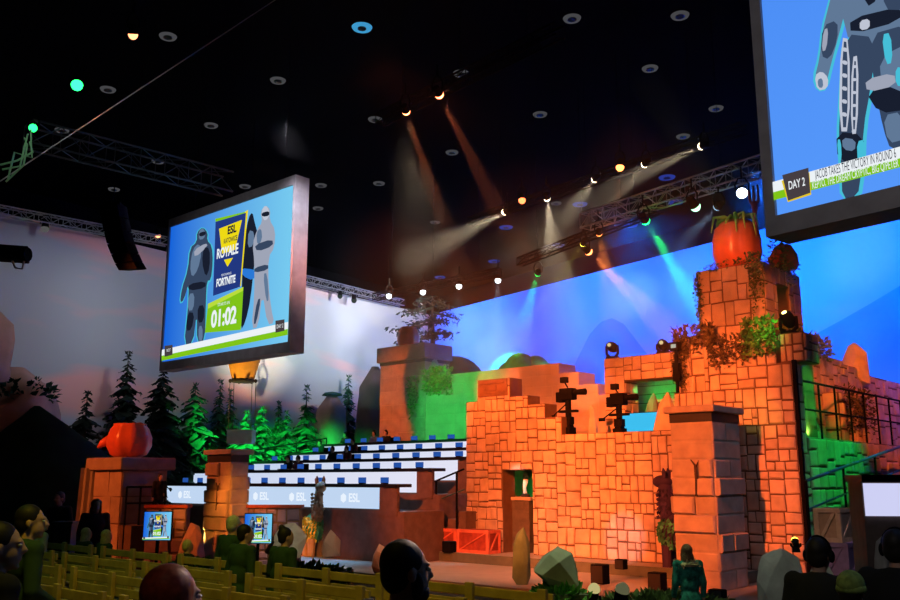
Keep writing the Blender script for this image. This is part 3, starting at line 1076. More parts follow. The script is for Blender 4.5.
# ================================================================== DESK ROWS
M_LEDW = emit_grad('white_led', lin(196, 214, 242), lin(232, 232, 250), 0, 0.95)
M_LEDB = emit('white_led_front', lin(196, 218, 246), 0.95)
M_LOGO = emit('logo_white', lin(232, 242, 254), 1.0)
M_MON = emit('monitor_back_glow', lin(38, 84, 170), 0.9)
rows = []
R1 = P(399, 483, 27.6)
rt, rs = (R1 - W0).dot(A), (R1 - W0).dot(V)
lefts = [163, 195, 255, 293, 325]
tops = [483, 468, 456.5, 446.5, 437]
strip_r = [381, 418, 459, 480, 492]
desk_r = [399, 434, 474, 495, 505]
DS = 1.75
tiers = thing('desk_tiers', 'brown stepped platform carrying the player desk rows', 'platform', G(rt - 5, rs, 0.28), GROT)
for k in range(5):
    s_ = rs + DS * k
    t1, z_top = GA(desk_r[k], tops[k] + (1 if k == 0 else 0), s_)
    t1 = min(t1, 0.6 if k > 2 else t1)
    t0 = GA(lefts[k], tops[k], s_)[0]
    ts = min(GA(strip_r[k], tops[k] + 8, s_)[0], t1)
    floor = z_top - 0.82
    rows.append((t0, t1, s_, z_top, floor))
    m = MB(); m.gbox(t0 - 0.2, t1 + 0.25, s_ - 0.02, s_ + DS - 0.02 if k < 4 else s_ + 0.98, 0.28, floor)
    m.build('tier', M_DESKP, tiers)
    nm = ['front', 'second', 'third', 'fourth', 'topmost'][k]
    d = thing('player_desk', f'long black player desk with white lit front, {nm} row of the stand', 'desk', G((t0 + t1) / 2, s_, floor), GROT, 'player desks in tiers')
    m = MB(); m.gbox(t0 - 0.1, t1, s_ - 0.12, s_ + 0.55, z_top - 0.10, z_top); m.build('desk_top', M_DESK, d, bevel=0.01)
    m = MB(); m.gbox(t0, t1 - 0.05, s_, s_ + 0.08, floor, z_top - 0.10); m.build('front_panel', M_DESKP, d)
    hz = 0.64 if k == 0 else 0.66
    m = MB(); m.gbox(t0 + 0.03, ts, s_ - 0.06, s_ - 0.001, z_top - 0.11 - hz, z_top - 0.11)
    m.build('led_panel', M_LEDB if k == 0 else M_LEDW, d)
    m = MB(); m.gbox(ts, t1 - 0.03, s_ - 0.06, s_ - 0.001, z_top - 0.95, z_top - 0.11); m.build('side_panel', M_DESKP, d)
    if k == 0:
        for px in (187, 264, 301, 354):
            tt = GA(px, 497, s_ - 0.07)[0]
            text('ESL', 0.36, G(tt, s_ - 0.068, z_top - 0.44), A, Z, M_LOGO, d, bold=0.012)
            m = MB(); q = G(tt - 0.50, s_ - 0.068, z_top - 0.44)
            m.face([q + A * (0.15 * math.cos(a * PI / 3 + PI / 6)) + Z * (0.15 * math.sin(a * PI / 3 + PI / 6)) for a in range(6)])
            m.build('logo', M_LOGO, d)
# monitors along each desk: thin screens on feet, backs to the hall, their blue light put in as glow
mon0 = None
for k, (t0, t1, s_, zt_, fl) in enumerate(rows):
    n = int((t1 - t0 - 0.6) / 1.02)
    nm = ['front', 'second', 'third', 'fourth', 'topmost'][k]
    for i in range(n):
        tt = t1 - 0.85 - 1.02 * i
        loc = G(tt, s_ + 0.22, zt_)
        lab = f'small monitor with added blue glow on the {nm} desk row, {ORD[i]} from its right end'
        if mon0 is None:
            mon0 = thing('monitor', lab, 'monitor', loc, GROT, 'blue monitors on the player desks')
            m = MB(); m.gbox(tt - 0.17, tt + 0.17, s_ + 0.20, s_ + 0.23, zt_ + 0.03, zt_ + 0.20); m.build('screen', M_MON, mon0)
            m = MB(); m.gbox(tt - 0.1, tt + 0.1, s_ + 0.15, s_ + 0.29, zt_, zt_ + 0.035); m.build('stand', M_BLACK, mon0)
        else:
            dup(mon0, loc, GROT, lab)
# handrail of the stair up the left of the stand
hr = thing('stand_rail', 'dark handrail climbing beside the left ends of the desk rows', 'railing', G(rows[1][0], rows[1][2], 0.3), GROT)
q0 = G(rows[1][0] - 0.6, rows[1][2] + 0.6, rows[1][3] + 0.5); q1 = G(rows[4][0] - 0.6, rows[4][2] + 0.6, rows[4][3] + 0.3)
mb = MB(); mb.path([q0, q1], 0.03); mb.path([q0 - Z * 0.4, q1 - Z * 0.4], 0.02); mb.build('rail', M_BLACK, hr)
for f in (0, 0.25, 0.5, 0.75, 1):
    q = q0.lerp(q1, f); mb = MB(); mb.tube(Vector((q.x, q.y, 0.28)), q, 0.025); mb.build('post', M_BLACK, hr)
# stair and rails between desks and temple
stp = thing('stage_stair', 'dark stage stair with black handrails between the desks and the temple', 'stairs', G(-1.2, -0.6, 0.55), GROT)
sx0 = GA(420, 520, -0.6)[0]; sx1 = GA(464, 520, -0.6)[0]
for i in range(5):
    f = i / 5
    mb = MB(); mb.gbox(sx0 + (sx1 - sx0) * f, sx1, -0.5, 0.9, 0.55 + 0.24 * i, 0.55 + 0.24 * (i + 1)); mb.build('step', M_DESKP, stp)
ra = PP(417, 489, G(0, -0.6), V); rb_ = PP(464, 469, G(0, -0.6), V)
for w in (0, 1):
    mb = MB(); mb.path([ra - Z * 0.62 * w, rb_ - Z * 0.62 * w], 0.03 if not w else 0.025); mb.build('rail', MATS['green_metal'] if w else M_BLACK, stp)
for f in (0.0, 0.42, 0.85):
    q = ra.lerp(rb_, f); mb = MB(); mb.tube(Vector((q.x, q.y, 0.56)), q, 0.035); mb.build('post', M_BLACK, stp)
# box at the foot of the temple, green light put into its colour
mb = MB()
q = GA(457, 512, 0.5)
mb.gbox(q[0] - 0.3, q[0] + 0.3, 0.95, 1.5, 0.55, 2.05)
tag(mb.build('equipment_case', mat('green_lit_case', (0.05, 0.16, 0.09), 0.7), bevel=0.02), 'equipment case with painted-in green light on end at the left corner of the temple', 'case')


# ================================================================== CRATES
def crate(label, t0, t1, s0, s1, z0, z1, m, group=None, mf=None):
    mf = mf or m
    e = thing('crate', label, 'crate', G((t0 + t1) / 2, (s0 + s1) / 2, z0), GROT, group)
    b = MB(); b.gbox(t0 + 0.02, t1 - 0.02, s0 + 0.02, s1 - 0.02, z0, z1); b.build('box', m, e)
    b = MB(); k = 0.09
    for ss in (s0, s1 - 0.03):
        b.gbox(t0, t1, ss, ss + 0.03, z0, z0 + k); b.gbox(t0, t1, ss, ss + 0.03, z1 - k, z1)
        b.gbox(t0, t0 + k, ss, ss + 0.03, z0 + k, z1 - k); b.gbox(t1 - k, t1, ss, ss + 0.03, z0 + k, z1 - k)
    for tt in (t0 - 0.01, t1 - 0.02):
        b.gbox(tt, tt + 0.03, s0, s1, z0, z0 + k); b.gbox(tt, tt + 0.03, s0, s1, z1 - k, z1)
        b.gbox(tt, tt + 0.03, s0, s0 + k, z0 + k, z1 - k); b.gbox(tt, tt + 0.03, s1 - k, s1, z0 + k, z1 - k)
    b.build('frame', mf, e, bevel=0.008)
    b = MB()
    w = 0.05
    a0, a1 = G(t0 + k, s0 - 0.005, z0 + k), G(t1 - k, s0 - 0.005, z1 - k)
    b.prism([a0, a0 + A * w * 1.4, a1, a1 - A * w * 1.4], V * 0.02)
    a0, a1 = G(t1 + 0.005, s0 + k, z0 + k), G(t1 + 0.005, s1 - k, z1 - k)
    b.prism([a0, a0 + V * w * 1.4, a1, a1 - V * w * 1.4], -A * 0.02)
    b.build('diagonal_brace', mf, e)
    return e


M_REDF = mat('red_lit_frame', (0.62, 0.16, 0.10), 0.7, var=0.2, scale=6)  # frame wood carries the red light in its colour too
M_CRATEF = mat('crate_frame', (0.50, 0.30, 0.19), 0.7, var=0.2, scale=6)
# red crates by the stair
sr = -0.75
ca, cz0 = GA(428, 551, sr); cb_, _ = GA(456, 551, sr); cc, _ = GA(488, 551, sr); _, czt = GA(455, 529, sr)
crate('red-lit long wooden crate at the foot of the stage stair', ca, cb_ - 0.02, sr, sr + 0.6, 0.55, czt, M_REDLIT, mf=M_REDF)
crate('red-lit long wooden crate standing against the orange wall, left of the doorway', cb_ + 0.02, cc, sr, sr + 0.6, 0.55, czt, M_REDLIT, mf=M_REDF)
mb = MB(); q = GA(448, 552, sr - 0.25)[0]; mb.gbox(q - 0.16, q + 0.16, sr - 0.35, sr - 0.05, 0.55, 0.88)
sp_ = mb.build('floor_speaker', M_SPEAKER, bevel=0.02); tag(sp_, 'small black floor box in front of the red crates', 'speaker')
# crates by the right-hand desk
Pq = P(842, 545, 18.5); qt, qs = (Pq - W0).dot(A), (Pq - W0).dot(V)
ta, za1 = GA(813, 508, qs); tb_, za0 = GA(842, 543, qs)
sb_ = GT(856, 525, tb_)[0]
crate('brown wooden crate with diagonal plank, topmost of the stack by the green wall', ta, tb_, qs, sb_, za0, za1, M_CRATE, mf=M_CRATEF)
crate('dusky purple wooden crate under the brown crate by the green wall', ta + 0.05, tb_ + 0.12, qs - 0.08, sb_ + 0.1, za0 - 0.72, za0, mat('purple_crate', (0.20, 0.11, 0.20), 0.7, var=0.2, scale=6))
mb = MB(); mb.gbox(ta - 0.1, tb_ + 0.3, qs - 0.2, sb_ + 0.3, 0.28, za0 - 0.72)
tag(mb.build('riser', M_DARK), 'dark low riser under the crate stack at the right', 'platform')

# ---- right-hand desk with white lit front
dq = P(866, 500, 15.5)
d = thing('caster_desk', 'dark desk with a white lit front at the right edge below the handrail', 'desk', (dq.x + 1.2, dq.y + 0.6, 0.28))
zt_ = P(866, 482, 15.5).z; zb_ = P(866, 516, 15.5).z
x0, x1 = P(864, 500, 15.5).x, P(960, 500, 15.5).x
xl = P(854, 500, 16.7).x
mb = MB(); mb.prism([Vector((x0, 15.55, 0.28)), Vector((x1, 15.35, 0.28)), Vector((x1, 16.9, 0.28)), Vector((xl, 16.9, 0.28))], (0, 0, zt_ - 0.28)); mb.build('carcass', M_DESKP, d, fix=True)
mb = MB(); mb.prism([Vector((x0 - 0.05, 15.4, zt_)), Vector((x1, 15.25, zt_)), Vector((x1, 16.9, zt_)), Vector((xl - 0.05, 16.9, zt_))], (0, 0, 0.12)); mb.build('desk_top', M_DESK, d, fix=True)
mb = MB(); mb.prism([Vector((x0 + 0.02, 15.5, zb_)), Vector((x1, 15.3, zb_)), Vector((x1, 15.34, zb_)), Vector((x0 + 0.02, 15.54, zb_))], (0, 0, zt_ - zb_ - 0.02)); mb.build('led_panel', emit('white_led_right', lin(206, 208, 244), 1.0), d, fix=True)

# ================================================================== LARGE SCREENS
COLS = {
    'navy': lin(34, 56, 128), 'yellow': lin(238, 218, 20), 'green': lin(128, 196, 24), 'green2': lin(186, 220, 60), 'white': lin(236, 242, 246),
    'ink': lin(24, 30, 46), 'slate': lin(54, 70, 96), 'slate2': lin(96, 120, 150), 'pale': lin(158, 164, 182), 'pale2': lin(190, 196, 212),
    'teal': lin(70, 190, 215), 'box': lin(70, 62, 66), 'blue': lin(42, 120, 214), 'boxy': lin(226, 196, 40)}
EM = {k: emit('screen_' + k, v, 1.0) for k, v in COLS.items()}


class Scr:
    def __init__(self, o, ex, ey, n, w, h, parent):
        self.o, self.ex, self.ey, self.n, self.w, self.h, self.parent = Vector(o), Vector(ex), Vector(ey), Vector(n), w, h, parent
        self.layer = 1

    def at(self, u, v, k=0.0):
        return self.o + self.ex * (u * self.w) + self.ey * (v * self.h) + self.n * k

    def poly(self, pts, col, name='picture', soft=0):
        m = MB()
        for _ in range(soft):
            pts = [q for i in range(len(pts)) for a, b in [(pts[i], pts[(i + 1) % len(pts)])] for q in ((a[0] * .75 + b[0] * .25, a[1] * .75 + b[1] * .25), (a[0] * .25 + b[0] * .75, a[1] * .25 + b[1] * .75))]
        pts = [(min(1, max(0, u)), min(1, max(0, v))) for u, v in pts]
        m.face([self.at(u, v, 0.0012 * self.layer) for u, v in pts])
        o = m.build(name, EM[col], self.parent)
        self.layer += 1
        return o

    def text(self, s, size, u, v, col, sx=1.0, bold=0.0, align='CENTER', fit=None):
        p = self.at(u, v, 0.0012 * self.layer)
        self.layer += 1
        return text(s, size * self.h, p, self.ex, self.ey, EM[col], self.parent, sx=sx, bold=bold * self.h, align=align, fit=fit)


# left screen
q = P(294, 341, 22.5)
sL = (q - W0).dot(V)
f = lambda x, y: GA(x, y, sL)
lt0, lz0 = f(162.5, 363); _, lz1 = f(171, 228.5); lt1, lz2 = f(290, 341); lt1b, lz3 = f(293.5, 184)
lt0b = f(171, 228.5)[0]
t0, t1 = (lt0 + lt0b) / 2, (lt1 + lt1b) / 2
z0, z1 = (lz0 + lz2) / 2, (lz1 + lz3) / 2
print('left screen', t0, t1, z0, z1, lz0, lz2, lz1, lz3)
le = thing('hanging_screen', 'large hanging screen with a blue picture and countdown, over the desk rows', 'screen', G((t0 + t1) / 2, sL + 0.25, z0 - 0.3), GROT)
mb = MB()
DPT = 0.42
mb.gbox(t0 - 0.09, t0, sL - 0.04, sL + DPT, z0 - 0.26, z1 + 0.26); mb.gbox(t1, t1 + 0.09, sL - 0.04, sL + DPT, z0 - 0.26, z1 + 0.26)
mb.gbox(t0, t1, sL - 0.04, sL + DPT, z1, z1 + 0.26); mb.gbox(t0, t1, sL - 0.04, sL + DPT, z0 - 0.26, z0)
mb.gbox(t0, t1, sL + 0.10, sL + DPT, z0, z1)
mb.build('frame', M_FRAME, le)
mb = MB(); mb.gbox(t0, t1, sL + 0.001, sL + 0.10, z0, z1)
dsp = mb.build('display', emit_grad('blue_picture', lin(20, 98, 216), lin(120, 204, 240), 0, 1.0), le)
S = Scr(G(t0, sL, z0), A, Z, -V, t1 - t0, z1 - z0, dsp)


def uv(px, py):
    tt, zz = GA(px, py, sL)
    return ((tt - t0) / (t1 - t0), (zz - z0) / (z1 - z0))


SHOW = []
SOFTC = ('slate', 'slate2', 'pale', 'pale2', 'ink', 'teal', 'blue')
def pw(col, *pts): SHOW.append(('p', col, [uv(*p) for p in pts]))
def tw_(s, size, px, py, col, sx=1.0, bold=0.0): SHOW.append(('t', s, size, uv(px, py), col, sx, bold))


# plain standing figures in padded work clothes on either side of the board
pw('teal', (196, 232), (203, 226), (209, 233), (208, 240), (214, 247), (214, 262), (212, 281), (208, 283), (207, 300), (206, 343), (196, 344), (196, 314), (194, 345), (183, 346), (187, 310), (188, 284), (184, 302), (179, 304), (181, 288), (187, 270), (189, 248), (196, 242))
pw('slate', (197, 232), (203, 227), (208, 233), (207, 240), (212, 246), (213, 262), (211, 280), (207, 281), (206, 300), (205, 342), (197, 343), (197, 312), (193, 344), (184, 345), (188, 310), (189, 282), (184, 300), (180, 303), (182, 288), (188, 270), (190, 248), (197, 242))
pw('slate2', (193, 249), (199, 243), (202, 252), (198, 270), (192, 278), (190, 266))
pw('pale', (194, 250), (206, 243), (208, 246), (195, 258))
pw('slate2', (199, 231), (203, 228), (206, 233), (204, 239), (199, 240))
pw('ink', (204, 247), (210, 248), (210, 268), (206, 278), (202, 262))
pw('ink', (199, 233), (206, 231), (206, 235), (200, 237))
pw('ink', (189, 284), (206, 281), (206, 288), (189, 291))
pw('ink', (188, 312), (195, 313), (192, 330), (186, 331)); pw('ink', (198, 306), (205, 305), (204, 322), (198, 323))
pw('slate2', (189, 294), (195, 293), (194, 310), (188, 311)); pw('slate2', (199, 326), (203, 326), (203, 341), (199, 341))
pw('ink', (249, 217), (253, 212), (255, 222), (259, 236), (255, 262), (251, 300), (246, 322), (241, 331), (242, 300), (243, 262), (245, 240))
pw('slate2', (249, 230), (255, 232), (254, 246), (248, 248))
pw('blue', (241, 268), (257, 270), (254, 281), (243, 276))
pw('pale', (261, 212), (266, 205), (271, 210), (270, 220), (276, 230), (275, 248), (269, 257), (269, 285), (272, 310), (275, 323), (268, 325), (263, 292), (259, 327), (252, 329), (255, 296), (255, 262), (253, 244), (258, 229), (263, 222))
pw('pale2', (262, 211), (266, 205), (270, 210), (269, 219), (264, 221))
pw('ink', (262, 213), (270, 211), (270, 216), (263, 217))
pw('slate2', (257, 232), (262, 228), (263, 240), (258, 246))
pw('slate', (255, 245), (273, 239), (274, 246), (258, 252)); pw('slate', (255, 268), (269, 264), (269, 270), (255, 273))
pw('slate', (258, 300), (262, 298), (257, 324), (254, 324)); pw('slate2', (264, 274), (268, 273), (270, 300), (267, 302))
# board with title
pw('green', (216, 219), (246, 212), (249, 210), (247, 219), (217, 227))
pw('yellow', (246, 212), (249, 210), (242, 286), (239, 288))
pw('navy', (216.5, 222), (247, 213), (241, 287), (214, 296))
pw('yellow', (220, 229), (243, 220), (236, 250), (223, 254))
pw('yellow', (225, 260), (234, 258), (228.5, 267))
pw('green', (209, 304), (244.5, 287), (242, 330), (206, 333))
pw('green2', (209, 304), (244.5, 287), (244, 291), (209, 309))
tw_('ESL', 0.075, 233, 230, 'ink', 0.95, 0.003)
tw_('KATOWICE', 0.048, 231.5, 240, 'ink', 0.62, 0.001)
tw_('ROYALE', 0.095, 228.5, 252, 'white', 0.72, 0.003)
tw_('FEATURING', 0.022, 227.5, 274.5, 'white')
tw_('FORTNITE', 0.072, 227, 281.5, 'white', 0.66, 0.003)
tw_('STARTS IN', 0.03, 225, 304, 'white')
tw_('01:02', 0.155, 225, 318, 'white', 0.85, 0.006)
# ticker
pw('white', (163, 350), (290, 322), (290, 329), (163, 356)); pw('green', (163, 356), (290, 329), (290, 335), (163, 361))
pw('box', (166, 346), (174, 345), (174, 355), (166, 357)); pw('box', (277, 321), (286, 319.5), (286, 331), (277, 333))
tw_('NEXT', 0.03, 170, 350.5, 'white', 0.7); tw_('DAY 2', 0.035, 281.5, 326.5, 'white', 0.7)


def show(S, lite=False):
    for q in SHOW:
        if q[0] == 'p': S.poly(q[2], q[1], soft=1 if q[1] in SOFTC and not lite else 0)
        elif not lite or q[2] > 0.07: S.text(q[1], q[2], q[3][0], q[3][1], q[4], q[5], q[6])


show(S)
# hanging wires
mb = MB()
for tt in (t0 + 0.8, t1 - 0.8):
    mb = MB(); mb.tube(G(tt, sL + 0.3, z1 + 0.26), G(tt, sL + 0.3, CEIL - 0.01), 0.012); mb.build('hanging_cable', M_BLACK, le)

# right screen
q = P(768, 238, 9.2)
AR = Vector((0.631, -0.7758, 0)); NRR = Vector((-0.7758, -0.631, 0))
pr = lambda x, y: PP(x, y, q, NRR)
b0 = pr(775, 217); b1 = pr(764, 0)
zb_ = b0.z
o0 = Vector(((b0 + b1).x / 2, (b0 + b1).y / 2, zb_))
o0 = q + AR * ((b0 - q).dot(AR) * 0.5 + (b1 - q).dot(AR) * 0.5); o0.z = zb_
HR, WR = 3.7, 6.4
re_ = thing('hanging_screen', 'huge hanging screen at the upper right with a news strip along its foot', 'screen', (o0.x + AR.x * 3, o0.y + AR.y * 3, zb_ - 0.2))


def rbox(mbb, u0, u1, n0, n1, z0, z1):
    f = lambda u, n, z: Vector((o0.x, o0.y, 0)) + AR * u - NRR * n + Z * z
    mbb.hexa([f(u0, n0, z0), f(u1, n0, z0), f(u1, n1, z0), f(u0, n1, z0), f(u0, n0, z1), f(u1, n0, z1), f(u1, n1, z1), f(u0, n1, z1)])


mb = MB()
zt2 = zb_ + HR
fwid = 0.125; fb_ = zb_ - pr(768, 238).z
rbox(mb, -fwid, 0, -0.04, 0.4, zb_ - fb_, zt2 + 0.25); rbox(mb, WR, WR + fwid, -0.04, 0.4, zb_ - fb_, zt2 + 0.25)
rbox(mb, 0, WR, -0.04, 0.4, zt2, zt2 + 0.25); rbox(mb, 0, WR, -0.04, 0.4, zb_ - fb_, zb_); rbox(mb, 0, WR, 0.10, 0.4, zb_, zt2)
mb.build('frame', M_FRAME, re_)
mb = MB(); rbox(mb, 0, WR, 0.001, 0.10, zb_, zt2)
dspr = mb.build('display', emit_grad('blue_picture_right', lin(86, 152, 250), lin(72, 138, 244), 2, 1.0), re_)
mb = MB()
for u in (0.8, WR - 0.8):
    pp = o0 + AR * u - NRR * 0.3; mb = MB(); mb.tube((pp.x, pp.y, zt2 + 0.25), (pp.x, pp.y, CEIL - 0.01), 0.012); mb.build('hanging_cable', M_BLACK, re_)
SR = Scr(o0, AR, Z, NRR, WR, HR, dspr)


def uvr(px, py):
    p = pr(px, py)
    return ((p - o0).dot(AR) / WR, (p.z - zb_) / HR)


def pR(col, *pts): SR.poly([uvr(*p) for p in pts], col, soft=1 if col in SOFTC else 0)


# plain figure in a padded slate work suit, seen from the chest down
pR('teal', (836, -28), (848, -20), (850, 4), (842, 36), (834, 63), (828, 90), (817, 92), (812, 78), (818, 56), (821, 28), (828, 2))
pR('teal', (842, 34), (880, 34), (874, 90), (867, 128), (866, 168), (861, 202), (840, 202), (839, 166), (836, 140), (839, 90))
pR('slate2', (838, -40), (900, -50), (935, -40), (932, 10), (908, 38), (880, 46), (860, 46), (844, 34))
pR('ink', (858, -30), (884, -34), (878, 0), (866, 8)); pR('slate', (884, -30), (905, -30), (905, 10), (884, 12))
pR('slate2', (838, -28), (848, 2), (839, 36), (832, 62), (826, 86), (818, 88), (815, 78), (820, 58), (823, 30), (830, 2))
pR('slate', (823, 26), (838, 20), (838, 40), (830, 60), (821, 56)); pR('pale', (824, 30), (829, 28), (827, 50), (822, 52))
pR('pale2', (815, 76), (822, 71), (829, 78), (828, 89), (818, 91)); pR('slate2', (818, 80), (823, 78), (824, 88), (819, 88))
pR('slate', (844, 34), (878, 38), (871, 90), (864, 128), (863, 166), (858, 200), (843, 200), (842, 166), (839, 140), (842, 90))
pR('slate', (868, 36), (910, 24), (938, 60), (922, 150), (892, 152), (884, 130), (876, 90))
pR('slate2', (880, 58), (908, 44), (918, 88), (900, 112), (883, 94))
pR('ink', (866, 92), (900, 86), (908, 110), (880, 114)); pR('pale', (866, 80), (895, 73), (897, 86), (868, 93))
pR('slate2', (884, 116), (903, 112), (905, 140), (889, 144))
pR('ink', (837, 132), (865, 135), (864, 162), (839, 162)); pR('slate2', (843, 138), (857, 140), (856, 152), (844, 150))
pR('teal', (838, 140), (842, 140), (843, 160), (840, 162)); pR('teal', (858, 142), (866, 140), (865, 160), (859, 164))
pR('pale2', (842, 38), (851, 40), (851, 132), (840, 132)); pR('pale2', (853, 58), (860, 56), (859, 134), (852, 135))
pR('slate', (844, 42), (849, 43), (849, 128), (843, 128)); pR('slate', (855, 62), (858, 62), (857, 130), (854, 130))
for yy in range(48, 126, 13):
    pR('pale2', (844, yy), (849, yy + 1), (849, yy + 5), (844, yy + 4)); pR('pale2', (854, yy + 18), (858, yy + 18), (858, yy + 21), (854, yy + 21))
pR('ink', (852, 20), (902, 8), (904, 22), (853, 36)); pR('pale2', (862, 22), (872, 20), (872, 30), (862, 32)); pR('teal', (884, 36), (893, 34), (895, 64), (888, 66))
pR('teal', (898, 68), (907, 70), (907, 88), (898, 87))
# news strip
vt, vm, vb = uvr(813, 172.5)[1], uvr(813, 183.3)[1], uvr(813, 191.7)[1]
SR.poly([(0, vm), (1, vm), (1, vt), (0, vt)], 'white'); SR.poly([(0, vb), (1, vb), (1, vm), (0, vm)], 'green')
ua, ub_ = uvr(786, 190)[0], uvr(812.5, 186)[0]
SR.poly([(ua - 0.002, vt - 0.004), (ub_ + 0.001, vt - 0.002), (ub_ + 0.001, vb - 0.012), (ua + 0.006, vb - 0.016)], 'boxy')
SR.poly([(ua, vt + 0.012), (ub_, vt + 0.012), (ub_, vb - 0.006), (ua + 0.007, vb - 0.012)], 'box')
SR.text('DAY 2', 0.034, (ua + ub_) / 2 + 0.001, (vt + vb) / 2 + 0.002, 'white', bold=0.0005, fit=(ub_ - ua) * 0.62 * WR)
u = uvr(818, 178)[0]; fw2 = (uvr(899, 155)[0] - u) * WR
SR.text('JACOB TAKES THE VICTORY IN ROUND 6', 0.036, u, (vt + vm) / 2, 'ink', align='LEFT', fit=fw2)
SR.text('KEPTO, THE DREAM CRYPTIC, BIG Q/PETER', 0.030, uvr(815, 188)[0], (vm + vb) / 2, 'white', align='LEFT', fit=fw2 * 1.06)

# ---- the two small screens by the desks
for (xa, ya, xb, yb, Y, lab) in ((143, 512, 170, 540, 23.5, 'small square stage screen beside the large left plinth'), (244, 514, 271, 543, 24.2, 'small square stage screen right of the free-standing brick column')):
    a = P(xa, yb, Y); bq = P(xb, yb, Y - 0.0); zt_ = P(xa, ya, Y).z
    e = thing('stage_screen', lab, 'screen', ((a.x + bq.x) / 2, Y + 0.1, 0.0))
    m = MB(); m.box(((a.x + bq.x) / 2, Y + 0.05, (a.z + zt_) / 2), (bq.x - a.x + 0.04, 0.08, zt_ - a.z + 0.04)); m.build('housing', M_BLACK, e, bevel=0.01)
    m = MB(); m.box(((a.x + bq.x) / 2, Y, (a.z + zt_) / 2), (bq.x - a.x, 0.02, zt_ - a.z)); dd_ = m.build('display', MATS['blue_picture'], e)
    m = MB(); m.tube(((a.x + bq.x) / 2, Y + 0.07, 0), ((a.x + bq.x) / 2, Y + 0.07, a.z), 0.04); m.box(((a.x + bq.x) / 2, Y + 0.07, 0.02), (0.5, 0.4, 0.04)); m.build('stand', M_BLACK, e)
    show(Scr(Vector((a.x, Y - 0.011, a.z)), Vector((1, 0, 0)), Z, Vector((0, -1, 0)), bq.x - a.x, zt_ - a.z, dd_), True)
# low purple stone wall pieces behind them whose red-lit tops are painted slabs
rr = random.Random(5)
for (xa, xb, Y, lab) in ((146, 186, 25.6, 'low purple stone wall behind the small screen at the large plinth'), (248, 300, 26.2, 'low purple stone wall behind the small screen right of the brick column')):
    a = P(xa, 508, Y); bq = P(xb, 508, Y)
    e = thing('low_wall', lab, 'wall', ((a.x + bq.x) / 2, Y + 0.2, 0)); e['kind'] = 'thing'
    m = MB(); m.box(((a.x + bq.x) / 2, Y + 0.25, a.z / 2), (bq.x - a.x, 0.4, a.z)); m.build('core', M_MORTAR, e)
    m = MB(); qq = []; split_rects(0, 0, bq.x - a.x, a.z, 0.42, rr, qq); blocks(m, qq, (a.x, Y + 0.05, 0), Vector((1, 0, 0)), Vector((0, -1, 0)), rr); m.build('stone_blocks', M_PSTONE, e)
    m = MB(); m.box(((a.x + bq.x) / 2, Y + 0.22, a.z + 0.04), (bq.x - a.x + 0.1, 0.5, 0.08)); m.build('red_lit_top', M_REDLIT, e)
def leaf_clump(mb, c, rx, ry, rz, n, size, rr, mi=0):
    for i in range(n):
        d = Vector((rr.gauss(0, 1), rr.gauss(0, 1), abs(rr.gauss(0, 1)))).normalized()
        k = rr.uniform(0.6, 1.0)
        p = Vector(c) + Vector((d.x * rx * k, d.y * ry * k, d.z * rz * k))
        mb.leaf(p, d + Vector((rr.uniform(-.6, .6), rr.uniform(-.6, .6), rr.uniform(-.5, .6))), size * rr.uniform(0.7, 1.3), mi, 0.6)


# ================================================================== SCENERY: ROCKS, TREES, BALLOON
def wall_pt(px, py, off):
    """point on the left painted cloth seen at the pixel, moved off metres into the hall"""
    return PP(px, py, CORN2 + NL * off, NL)


def pine(label, px, py_top, off, radius, seed, m, group='pine trees before the painted sky', base=None, tiers=17, lo=0.12):
    rr = random.Random(seed)
    if base is None:
        top = PP(px, py_top, CORN2 + NL * off, NL)
    else:
        top = base
    h = top.z
    b = Vector((top.x, top.y, 0))
    e = thing('pine_tree', label, 'tree', b, 0, group)
    t = MB(); t.path([b, b + Z * h * 0.5, b + Z * h * 0.95], [0.035 * h * 0.6 + 0.03, 0.022 * h * 0.6 + 0.02, 0.01], 7); t.build('trunk', M_TRUNK, e)
    c = MB()
    for k in range(tiers):
        f = lo + (1 - lo) * k / tiers
        R = radius * (1 - (k / tiers) ** 1.1) * rr.uniform(0.8, 1.2) + 0.10
        nb = 13 if k < tiers * 0.7 else 9
        for j in range(nb):
            a = 2 * PI * (j + rr.uniform(-0.3, 0.3)) / nb + k
            d = Vector((math.cos(a), math.sin(a), 0))
            L = R * rr.uniform(0.65, 1.1)
            p0 = b + Z * h * (f + rr.uniform(-0.02, 0.03))
            p1 = p0 + d * L - Z * L * rr.uniform(0.2, 0.6)
            s = Vector((-d.y, d.x, 0)) * L * 0.34
            mid = p0.lerp(p1, 0.5) + Z * L * 0.08
            th = Z * L * 0.16
            c.add([p0 + th, mid + s, p1, mid - s, mid - th], [(0, 1, 2), (0, 2, 3), (0, 4, 1), (1, 4, 2), (2, 4, 3), (3, 4, 0)])
            for q in range(5):
                w = rr.uniform(0.25, 0.95)
                pp = p0.lerp(p1, w)
                sd = (d * rr.uniform(0.1, 0.8) + Vector((-d.y, d.x, 0)) * rr.choice((-1, 1)) - Z * rr.uniform(0.2, 0.9)).normalized()
                c.leaf(pp, sd, L * rr.uniform(0.25, 0.45), 0, 0.5)
    top_ = b + Z * h
    for q in range(5):
        a = q * 1.3; c.leaf(b + Z * h * 0.96, Vector((math.cos(a) * 0.5, math.sin(a) * 0.5, 0.6)), h * 0.035, 0, 0.3)
    c.build('foliage', m, e)
    return e


